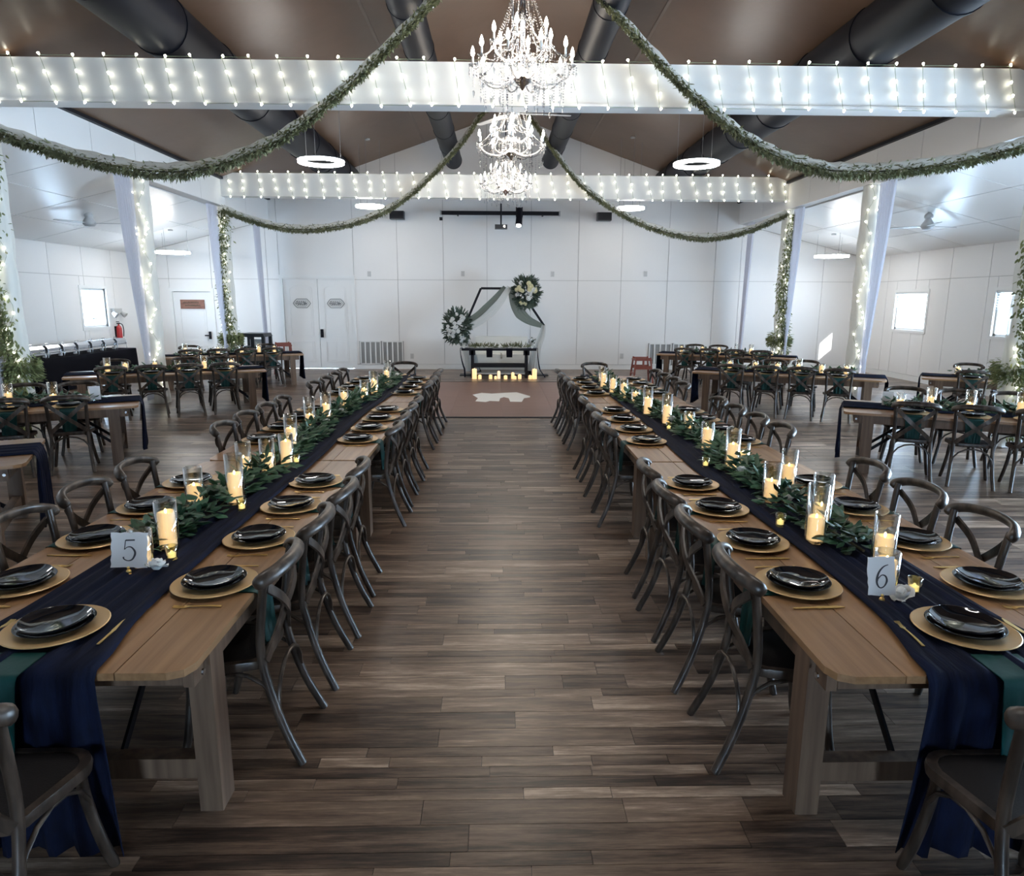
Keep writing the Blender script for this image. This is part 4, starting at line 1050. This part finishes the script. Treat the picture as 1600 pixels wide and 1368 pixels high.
# ---- ring pendants
def ring_light(x, y, z, zceil, label, D=.84):
    t = thing('ring_light', label, 'light', (x, y, z), 0, 'white ring lights'); R_ = D / 2
    MB().lathe([(R_ - .10, 0), (R_, 0), (R_, .045), (R_ - .10, .045)], 40, close=True).build('ring', 'ring_led', t, 40)
    MB().lathe([(R_ - .105, .046), (R_ + .005, .046), (R_ + .005, .058), (R_ - .105, .058)], 40, close=True).build('housing', 'fan_white', t, 40)
    for k in range(3):
        a = 2 * PI * k / 3 + .5; MB().tube([((R_ - .05) * math.cos(a), (R_ - .05) * math.sin(a), .05), (.05 * math.cos(a) if zceil - z < .4 else (R_ - .05) * math.cos(a), .05 * math.sin(a) if zceil - z < .4 else (R_ - .05) * math.sin(a), zceil - z)], .004, 4).build('wire', 'grey_metal', t)
    MB().lathe([(0, 0), (.06, 0), (.06, .03), (0, .03)], 16, (0, 0, zceil - z - .03)).build('canopy', 'fan_white', t, 40)
ring_light(-3.24, 13.5, 4.47, ztop(-3.24), 'glowing ring pendant under the left ceiling slope')
ring_light(3.73, 13.5, 4.49, ztop(3.73), 'glowing ring pendant under the right ceiling slope')
ring_light(-3.2, 18.2, 4.29, ztop(-3.2), 'glowing ring pendant near the back wall, left', .7)
ring_light(3.4, 18.2, 4.29, ztop(3.4), 'glowing ring pendant near the back wall, right', .7)
ring_light(-8.32, 18.4, 3.15, 3.74, 'glowing flat ring light in the left aisle')
ring_light(8.78, 18.4, 3.15, 3.74, 'glowing flat ring light in the right aisle')
for x in (-3.3, 3.7):  # added pendants out of view, set inward to brighten the near tables
    ring_light(XC + x * .55, 3.2, 4.47, ztop(XC + x * .55), 'unseen ring pendant added to light the %s front of the hall' % ('left' if x < 0 else 'right'))
ring_light(-8.3, 8.0, 3.15, 3.74, 'unseen ring light added to brighten the near left aisle')  # added lamp, out of view, lifting the dark left aisle

# ---- ceiling fans
def fan(x, y, z, zc_, rot, R_, label, ball=True):
    t = thing('ceiling_fan', label, 'fan', (x, y, z), rot, 'white ceiling fans')
    MB().lathe([(0, -.10), (.09, -.09), (.13, -.04), (.12, .0), (.07, .08), (.035, .16), (.022, .24), (.0, .25)], 20).build('motor', 'fan_white', t, 60)
    MB().tube([(0, 0, .2), (0, 0, zc_ - z - .02)], .016, 8).build('rod', 'fan_white', t, 60)
    MB().ball((0, 0, min(.36, zc_ - z - .06)), .085, 12, 8, (1, 1, .8)).build('canopy', 'fan_white', t, 180)
    for k in range(3):
        a = 2 * PI * k / 3; M = Matrix.Rotation(a, 3, 'Z') @ Matrix.Rotation(.12, 3, 'X')
        p = [(.10, -.05), (.3, -.075), (R_ * .95, -.055), (R_, -.03), (R_, .03), (R_ * .95, .05), (.3, .06), (.10, .04)]
        mb = MB().prism(p, 'z', -.035, -.025); mb.v = [tuple(M @ Vector(v)) for v in mb.v]; mb.build('blade', 'fan_white', t)
fan(-8.4, 14.95, 3.56, 3.74, .05, .72, 'white teardrop ceiling fan in the left aisle')
fan(8.7, 14.25, 3.54, 3.76, .25, .72, 'white teardrop ceiling fan in the right aisle')
fan(.28, 13.0, 5.27, RIDGE, .12, 1.05, 'white ceiling fan at the ridge behind the middle chandelier')
for x, y, lab in ((-2.6, 15.2, 'small dark smoke detector on the left ceiling slope'), (3.1, 15.2, 'small dark smoke detector on the right ceiling slope')):
    t = thing('smoke_detector', lab, 'detector', (x, y, ztop(x)), 0, 'smoke detectors')
    MB().lathe([(0, -.055), (.05, -.055), (.075, -.03), (.08, .0), (0, .03)], 18).build('body', 'black_plastic', t, 50); MB().lathe([(0, -.075), (.03, -.07), (.035, -.052), (0, -.05)], 12).build('sensor', 'grey_metal', t, 50)
for x, lab in ((-8.5, 'small white smoke detector on the left aisle ceiling'), (8.9, 'small white smoke detector on the right aisle ceiling')):
    zz = HEAD + .005 + (AISLE - HEAD - .02) * (abs(x - XC) - HW) / 3.55
    t = thing('smoke_detector', lab, 'detector', (x, 17.0, zz - .01), 0, 'smoke detectors')
    MB().lathe([(0, -.05), (.05, -.05), (.075, -.03), (.08, .0), (0, .03)], 18).build('body', 'plate_grey', t, 50); MB().lathe([(0, -.065), (.03, -.062), (.035, -.048), (0, -.046)], 12).build('sensor', 'grey_metal', t, 50)

# ================================================================== BACK WALL FITTINGS
for x, lab in ((-2.8, 'small black wall speaker on the back wall, left of the lighting bar'), (3.04, 'small black wall speaker on the back wall, right of the lighting bar')):
    t = thing('speaker', lab, 'speaker', (x, YB - .22, 4.34), 0, 'wall speakers')
    MB().bx(-.2, .2, -.12, .12, -.11, .11).build('cabinet', 'black_plastic', t); MB().bx(-.185, .185, -.128, -.119, -.095, .095).build('grille', 'black_metal', t); MB().bx(-.04, .04, .11, .235, -.04, .04).build('bracket', 'black_metal', t)
t = thing('lighting_bar', 'long black lighting bar across the top of the back wall', 'lighting bar', (.1, 19.85, 4.37))
MB().bx(-1.62, 1.62, -.05, .05, -.05, .05).build('bar', 'black_metal', t); MB().bx(-1.66, -1.62, -.055, .055, -.06, .06).build('end_cap', 'grey_metal', t); MB().bx(1.62, 1.66, -.055, .055, -.06, .06).build('end_cap', 'grey_metal', t)
for q in (-1.2, 1.2): MB().bx(q - .02, q + .02, .05, .585, -.02, .02).build('bracket', 'black_metal', t)
MB().bx(-1.68, -1.60, -.05, .03, -.20, -.12).build('clamp', 'black_metal', t)
t = thing('projector', 'small black projector hanging from a rod under the lighting bar', 'projector', (.12, 19.785, 4.0))
MB().bx(-.17, .17, -.12, .12, -.055, .055).build('body', 'black_plastic', t); MB().tube([(0, 0, .05), (0, 0, .62)], .022, 8).build('rod', 'black_metal', t); MB().tube([(.09, -.12, 0), (.09, -.16, 0)], .035, 12).build('lens', 'steel', t, 40)
t = thing('spotlight', 'black tubular spotlight pointing down from the lighting bar', 'spotlight', (.62, 19.66, 4.2))
MB().tube([(0, .06, .28), (0, 0, .05), (-.02, -.12, -.18)], [.085, .085, .095], 16).build('barrel', 'black_metal', t, 40); MB().tube([(-.02, -.121, -.181), (-.021, -.127, -.192)], .07, 16).build('lens', 'spot_lens', t, 40); MB().bar((.08, .08, .32), (.08, .0, .05), .03, .02).bar((-.08, .08, .32), (-.08, .0, .05), .03, .02).build('yoke', 'black_metal', t)

# ---- hexagon arch with drapes and flowers
AY = 18.75; ax = .20
t = thing('hexagon_arch', 'black hexagon wedding arch standing before the back wall', 'arch', (ax, AY, 0))
hexp = [(-.62, .03), (-1.12, 1.2), (-.62, 2.32), (.40, 2.32), (1.08, 1.34), (.62, .03)]
for i in range(6):
    if i == 5: continue
    a, b = hexp[i], hexp[i + 1]; MB().bar((a[0], 0, a[1]), (b[0], 0, b[1]), .06, .06, (0, 1, 0)).build('frame_bar', 'black_metal', t)
MB().bar((hexp[5][0], 0, .03), (hexp[0][0], 0, .03), .06, .06, (0, 1, 0)).build('frame_bar', 'black_metal', t)
for q in (-.95, .95): MB().prism([(q - .25, -.2), (q + .25, -.2), (q + .25, .25), (q - .25, .25)], 'z', 0, .02).build('foot_plate', 'black_metal', t)
def drape(name, label, path, widths, m, yoff, tilt=(0, .25, 1), wav=5):
    P = crom([(p[0], p[1], p[2]) for p in path], 8); ws = widths; G_ = []
    for i, p in enumerate(P):
        u = i / (len(P) - 1); w = ws[0] + (ws[1] - ws[0]) * min(1, u * 2) if u < .5 else ws[1] + (ws[2] - ws[1]) * (u - .5) * 2
        d = (P[min(i + 1, len(P) - 1)] - P[max(i - 1, 0)]).normalized(); sd = Vector((0, 1, 0)).cross(d).normalized(); row = []
        for j in range(15):
            v = j / 14 - .5; q = p + sd * (v * w); row.append((q.x, q.y + .018 * math.sin(v * wav * 6.28 + 1.5 * u), q.z))
        G_.append(row)
    o = MB().sheet(G_).build(name, m, None, 180); tag(o, label, 'drape', 'arch drapes'); return o
y_ = AY - .07
drape('drape', 'dark sage chiffon drape falling from arch top to the left', [(.22, y_, 2.36), (-.12, y_ - .02, 1.98), (-.5, y_ - .03, 1.62), (-.92, y_, 1.36)], (.10, .19, .16), 'chiffon_sage', 0)
drape('drape', 'pale white chiffon drape falling from arch top to the left', [(.34, y_ - .03, 2.36), (.08, y_ - .07, 1.95), (-.32, y_ - .08, 1.55), (-.86, y_ - .04, 1.22)], (.13, .22, .16), 'chiffon_white', 0)
drape('drape', 'dark sage chiffon drape falling from arch top to the right corner', [(.36, y_, 2.34), (.50, y_ - .04, 1.85), (.80, y_ - .04, 1.52), (1.24, y_, 1.33)], (.12, .30, .10), 'chiffon_sage', 0)
drape('drape', 'white chiffon drape hanging from the right corner of the arch', [(1.26, y_ - .02, 1.36), (1.22, y_ - .02, 1.1), (1.06, y_ - .02, .7), (.98, y_ - .02, .12)], (.10, .22, .34), 'chiffon_white', 0)
drape('drape', 'white chiffon drape hanging behind the left end of the black table', [(-.92, y_ - .02, 1.25), (-.86, y_ - .02, .9), (-.70, y_ - .02, .5), (-.66, y_ - .02, .12)], (.12, .30, .40), 'chiffon_white', 0)
def flowers(label, c, rx, rz_, seed, wmix, nfl):
    rng = random.Random(seed); t = thing('flower_arrangement', label, 'flowers', c, 0, 'arch flowers'); mb = MB()
    for _ in range(850):
        a, b = rng.uniform(0, 2 * PI), rng.uniform(-1.2, 1.2); d = Vector((math.cos(a) * math.cos(b), math.sin(a) * math.cos(b) * .6 - .15, math.sin(b))); r = rng.uniform(.5, 1.0)
        p = Vector((d.x * rx * r, d.y * rx * r * .8, d.z * rz_ * r)); add_leaf(mb, p, d + Vector((rng.uniform(-.5, .5), rng.uniform(-.5, .5), rng.uniform(-.3, .5))), rng.uniform(-1, 1), rng.uniform(.09, .18), rng.uniform(.035, .06))
    mb.build('foliage', 'leaf_grey', t, 180, kind='stuff')
    for k in range(nfl):
        a, b = rng.uniform(0, 2 * PI), rng.uniform(-.1, .1); q = rng.random() ** .5
        o = obj('bloom', (ME['rose_%d' % (k % 3)] if rng.random() < wmix else ME['cream_%d' % (k % 3)]), t, (rx * .75 * q * math.cos(a), -rx * .82 * (1 - .45 * q * q), rz_ * .75 * q * math.sin(a)))
        o.rotation_euler = (PI / 2 + rng.uniform(-.4, .4), rng.uniform(-.4, .4), 0); s = rng.uniform(.95, 1.6); o.scale = (s, s, s)
for k in range(3): shared('cream_%d' % k, rose_geo(.042 + .006 * k, random.Random(k + 9)), 'petal_cream', 180)
flowers('white and grey-green flower cluster on the left corner of the arch', (-1.06, AY - .12, 1.32), .34, .46, 3, 1.0, 20)
flowers('cream and green flower cluster on the top right of the arch', (.78, AY - .12, 2.22), .34, .42, 4, .35, 20)

# ---- sweetheart table, loveseat and what stands on it
t = thing('sweetheart_table', 'narrow black console table with lower rail before the arch', 'table', (.06, 18.25, 0))
MB().bx(-.98, .98, -.25, .25, .72, .765).build('top', 'black_metal', t)
for q in (-.70, .72):
    for y in (-.18, .18): MB().bx(q - .035, q + .035, y - .035, y + .035, 0, .72).build('leg', 'black_metal', t)
    MB().bx(q - .08, q + .08, -.215, -.145, .60, .72).build('corner_bracket', 'black_metal', t)
MB().bx(-.70, .72, -.2, -.16, .28, .36).build('rail', 'black_metal', t); MB().bx(-.70, .72, .16, .2, .28, .36).build('rail', 'black_metal', t); MB().bx(-.70, .72, -.2, .2, .10, .125).build('shelf', 'grey_metal', t)
for sx, lab in ((-1, 'navy cloth hanging to the floor off the left end of the black table'), (1, 'navy cloth hanging to the floor off the right end of the black table')):
    G_ = []
    for k in range(16):
        u = k / 15; row = []
        for j in range(13):
            v = j / 12 - .5; row.append((sx * (1.0 + .02 + .16 * max(0, u - .75) * 2) + (-sx) * (.20 * u * u if sx < 0 else -.12 * u * u) * 1.0 + .02 * math.sin(v * 25) * u, v * (.3 + .12 * u), .768 - .75 * u))
        G_.append(row)
    G_ = [[(sx * .75, (j / 12 - .5) * .3, .7685) for j in range(13)], [(sx * .99, (j / 12 - .5) * .3, .7695) for j in range(13)]] + G_
    o = MB().sheet(G_).build('table_runner', 'navy_gauze', None, 180, loc=(.06, 18.25, 0)); tag(o, lab, 'cloth', 'black table cloths')
t = thing('loveseat', 'cream white loveseat behind the black console table', 'sofa', (.13, 18.95 + .5, 0))
MB().bx(-.72, .72, -.35, .35, .12, .42).build('seat', 'sofa_white', t); MB().bx(-.74, .74, .2, .42, .3, 1.0).build('backrest', 'sofa_white', t)
for q in (-1, 1): MB().bx(q * .74, q * .9, -.36, .42, .12, .62).build('arm', 'sofa_white', t)
for q in (-.8, .8):
    for y in (-.3, .34): MB().bx(q - .03, q + .03, y - .03, y + .03, 0, .12).build('leg', 'black_metal', t)
for q in (-.36, .36): MB().bx(q - .34, q + .34, -.34, .2, .42, .54).build('cushion', 'sofa_white', t)
for sx, lab in ((-.25, 'dark napkin hanging left of centre off the black table'), (.27, 'dark napkin hanging right of centre off the black table')):
    o = MB().sheet([[(u * .16 - .08, -.10, .767) for u in (0, .33, .66, 1)], [(u * .16 - .08, -.262, .768) for u in (0, .33, .66, 1)], [(u * .16 - .08, -.266 - .006 * math.sin(u * 9), .64) for u in (0, .33, .66, 1)], [(u * .15 - .075, -.268 - .01 * math.sin(u * 9), .55) for u in (0, .33, .66, 1)]]).build('napkin', 'black_cloth', None, None, loc=(.06 + sx, 18.25, 0)); tag(o, lab, 'napkin', 'black table napkins')
def greens(label, c, w, seed):
    rng = random.Random(seed); t = thing('greenery_sprig', label, 'greenery', c, 0, 'greens on the black table'); mb = MB()
    for _ in range(130):
        x = rng.uniform(-w, w); add_leaf(mb, Vector((x, rng.uniform(-.06, .06), .015 + rng.random() * .04)), (x * 2 + rng.uniform(-.5, .5), rng.uniform(-.4, .2), rng.uniform(.1, .9)), rng.uniform(-.8, .8), rng.uniform(.08, .17), .03)
    mb.build('leaves', 'leaf_swag', t, 180, kind='stuff')
greens('olive greenery on the left half of the black table', (-.35, 18.2, .766), .32, 1); greens('olive greenery on the right half of the black table', (.5, 18.2, .766), .34, 2)
for k, (x, lab) in enumerate(((-.86, 'white flower bunch on the left end of the black table'), (.93, 'white flower bunch on the right end of the black table'))):
    t = thing('small_bouquet', lab, 'flowers', (x, 18.22, .77), 0, 'table bouquets')
    for q in range(7):
        a = q * .9; o = obj('bloom', ME['rose_%d' % (q % 3)], t, (.06 * math.cos(a) * (q > 0), -.03 + .04 * math.sin(a) * (q > 0), .03 + .035 * q)); o.scale = (1.2,) * 3; o.rotation_euler = (1.0, 0, a)
    mb = MB(); rng = random.Random(k)
    for q in range(40): add_leaf(mb, Vector((rng.uniform(-.06, .06), rng.uniform(-.04, .04), rng.uniform(.02, .25))), (rng.uniform(-1, 1), rng.uniform(-.6, .3), rng.uniform(0, 1)), 0, .09, .03)
    mb.build('foliage', 'leaf_grey', t, 180, kind='stuff')
for k, (r, h_) in enumerate(((.062, .26), (.045, .10), (.045, .10), (.035, .075), (.042, .20), (.045, .095), (.042, .16), (.04, .075), (.045, .11), (.045, .095), (.062, .26))):
    x = (-.58, -.44, -.16, -.03, .055, .23, .42, .475, .60, .87, .985)[k]; y = 17.86 + (0, -.02, .02, -.05, .03, -.06, .04, -.05, .03, -.03, 0)[k]
    m = MB().lathe([(0, 0), (r, 0), (r, h_ - .01), (r - .006, h_), (r - .014, h_ - .012), (0, h_ - .018)], 18, (0, 0, 0)); c = m.build('pillar_candle', 'wax_pale' if k in (4,) else 'wax', None, 50, loc=(x, y, .0))
    tag(c, '%s ivory pillar candle on the floor before the black table, %s from left' % ('tall' if h_ > .15 else 'short', ORD[k]), 'candle', 'floor candles')
    MB().ball((0, 0, h_ - .006), .008, 6, 5, (1, 1, 2)).build('flame', 'led_flame', c, 180)

# ================================================================== AISLE THINGS
# buffet with chafing dishes along the left wall
t = thing('buffet_table', 'long folding buffet table under black cloth in the left aisle', 'table', (-9.87, 16.4, 0))
MB().bx(-.36, .36, -1.98, 1.98, .70, .74).build('top', 'plate_grey', t)
for q in (-.3, .3):
    for y in (-1.8, 1.8): MB().tube([(q, y, 0), (q, y, .70)], .02, 8).build('leg', 'grey_metal', t)
G_ = []
for (off, z) in ((-.02, .744), (.0, .744), (.008, .735), (.012, .6), (.018, .4), (.022, .2), (.026, .02)):
    row = []; per = []
    Wx, Ly = .37 + max(0, off), 2.0 + max(0, off)
    if off < 0: Wx, Ly = .001, 1.6
    n = 60
    for k in range(n + 1):
        u = 4 * k / n; e = int(u) % 4; f_ = u - int(u)
        p = [(-Wx + 2 * Wx * f_, -Ly), (Wx, -Ly + 2 * Ly * f_), (Wx - 2 * Wx * f_, Ly), (-Wx, Ly - 2 * Ly * f_)][e]
        wv = .02 * math.sin(k * 1.9) * max(0, (.74 - z)); row.append((p[0] + wv, p[1] + wv, z))
    G_.append(row)
tag(MB().sheet(G_).build('tablecloth', 'black_cloth', None, 40, loc=(-9.87, 16.4, 0)), 'black floor-length cloth over the buffet table in the left aisle', 'tablecloth')
cd = thing('chafing_dish', 'x', 'chafing dish', (0, 0, 0))
def frame_bar(a, b): return MB().tube([a, b], .008, 6)
fr = MB()
for sx in (-1, 1):
    for sy in (-1, 1): fr.tube([(sx * .16, sy * .22, 0), (sx * .16, sy * .22, .17)], .008, 6)
    fr.tube([(sx * .16, -.22, .13), (sx * .16, .22, .13)], .008, 6); fr.tube([(-.16, sx * .22, .13), (.16, sx * .22, .13)], .008, 6)
fr.build('frame', 'steel', cd, 60)
MB().bx(-.15, .15, -.21, .21, .10, .18).build('water_pan', 'steel', cd)
lid = MB().prism([(-.165, .18), (.165, .18), (.165, .20), (.12, .265), (-.12, .265), (-.165, .20)], 'y', -.225, .225); lid = lid.build('lid', 'steel', cd); MB().tube([(0, -.06, .265), (0, -.06, .295), (0, .06, .295), (0, .06, .265)], .008, 6).build('handle', 'steel', lid)
MB().lathe([(0, 0), (.04, 0), (.04, .05), (.03, .055), (0, .055)], 12, (0, -.1, 0)).build('fuel_can', 'paper_white', cd, 50)
for k in range(7):
    p = (-9.82, 14.75 + .55 * k, .746); lab = 'steel chafing dish on the black buffet, %s from the near end' % ORD[k]
    if k == 0: cd.location = p; cd['label'] = lab; cd['group'] = 'chafing dishes'
    else: dup(cd, p, 0, lab, 'chafing dishes')
# extinguisher, emergency light
t = thing('fire_extinguisher', 'red fire extinguisher hung on the left aisle wall', 'extinguisher', (OL + .10, 19.0, .88))
MB().lathe([(0, 0), (.065, .0), (.07, .02), (.07, .34), (.05, .40), (.025, .42), (.02, .46), (0, .46)], 18).build('cylinder', 'red_paint', t, 50); MB().bx(-.02, .02, -.07, .05, .46, .49).bx(-.015, .015, -.1, .02, .51, .53).build('valve', 'black_metal', t)
MB().tube(crom([(0, .04, .47), (.03, .12, .44), (.05, .13, .3), (.05, .10, .12)], 5), .012, 6).build('hose', 'rubber_black', t, 60); MB().bx(-.1, -.06, -.04, .04, .1, .4).build('bracket', 'black_metal', t)
t = thing('emergency_light', 'white twin-head emergency light on the left aisle wall', 'light', (OL + .05, 19.05, 1.62))
MB().bx(-.05, .05, -.2, .2, .03, .13).build('housing', 'plate_grey', t)
for q in (-.22, .22): MB().tube([(.02, q, .02), (.12, q, -.06)], [.05, .075], 14).build('lamp_head', 'plate_grey', t, 40)
# waste bin
t = thing('waste_bin', 'tall dark navy waste bin with hooded openings by the left far column', 'bin', (-6.32, 18.35, 0))
mb = MB(); mb.add([(-.25, -.25, 0), (.25, -.25, 0), (.25, .25, 0), (-.25, .25, 0), (-.31, -.31, .76), (.31, -.31, .76), (.31, .31, .76), (-.31, .31, .76)], [(3, 2, 1, 0), (4, 5, 6, 7), (0, 1, 5, 4), (1, 2, 6, 5), (2, 3, 7, 6), (3, 0, 4, 7)]); mb.build('body', 'black_plastic', t)
MB().bx(-.33, .33, -.33, .33, .76, .80).build('rim', 'black_plastic', t)
hd = MB()
for sx in (-1, 1):
    for sy in (-1, 1): hd.bx(sx * .24, sx * .32, sy * .24, sy * .32, .80, 1.05)
hd.bx(-.04, .04, -.31, -.26, .80, 1.05); hd.prism([(-.33, 1.05), (.33, 1.05), (.29, 1.14), (-.29, 1.14)], 'y', -.33, .33); hd.build('hood', 'black_plastic', t)
MB().bx(-.15, .15, -.05, .05, .80, .98).build('liner', 'plate_grey', t)
# wooden high chairs
hc = thing('high_chair', 'x', 'high chair', (0, 0, 0))
for sx in (-1, 1):
    for sy in (-1, 1): MB().bar((sx * .24, sy * .24, 0), (sx * .17, sy * .17, .70), .035, .035).build('leg', 'high_chair_wood', hc)
    MB().bar((sx * .178, -.19, .64), (sx * .178, .19, .64), .06, .025).build('arm_rail', 'high_chair_wood', hc); MB().bar((sx * .205, -.2, .32), (sx * .205, .2, .32), .05, .02).build('side_rail', 'high_chair_wood', hc)
for sy in (-1, 1):
    MB().bx(-.18, .18, sy * .175 - .012, sy * .175 + .012, .62, .69).build('rail', 'high_chair_wood', hc); MB().bx(-.19, .19, sy * .19 - .012, sy * .19 + .012, .42, .50).build('rail', 'high_chair_wood', hc)
MB().bx(-.022, .022, -.195, -.17, .49, .63).build('centre_slat', 'high_chair_wood', hc); MB().bx(-.18, .18, -.18, .18, .44, .46).build('seat', 'high_chair_wood', hc)
hc.location = (3.46, 16.35, 0); hc['label'] = 'reddish wooden high chair left of the right far side table'; hc['group'] = 'wooden high chairs'
h2 = dup(hc, (-5.75, 18.75, 0), .4, 'reddish wooden high chair behind the left far side table', 'wooden high chairs'); h2.scale = (1, 1, 1.25)
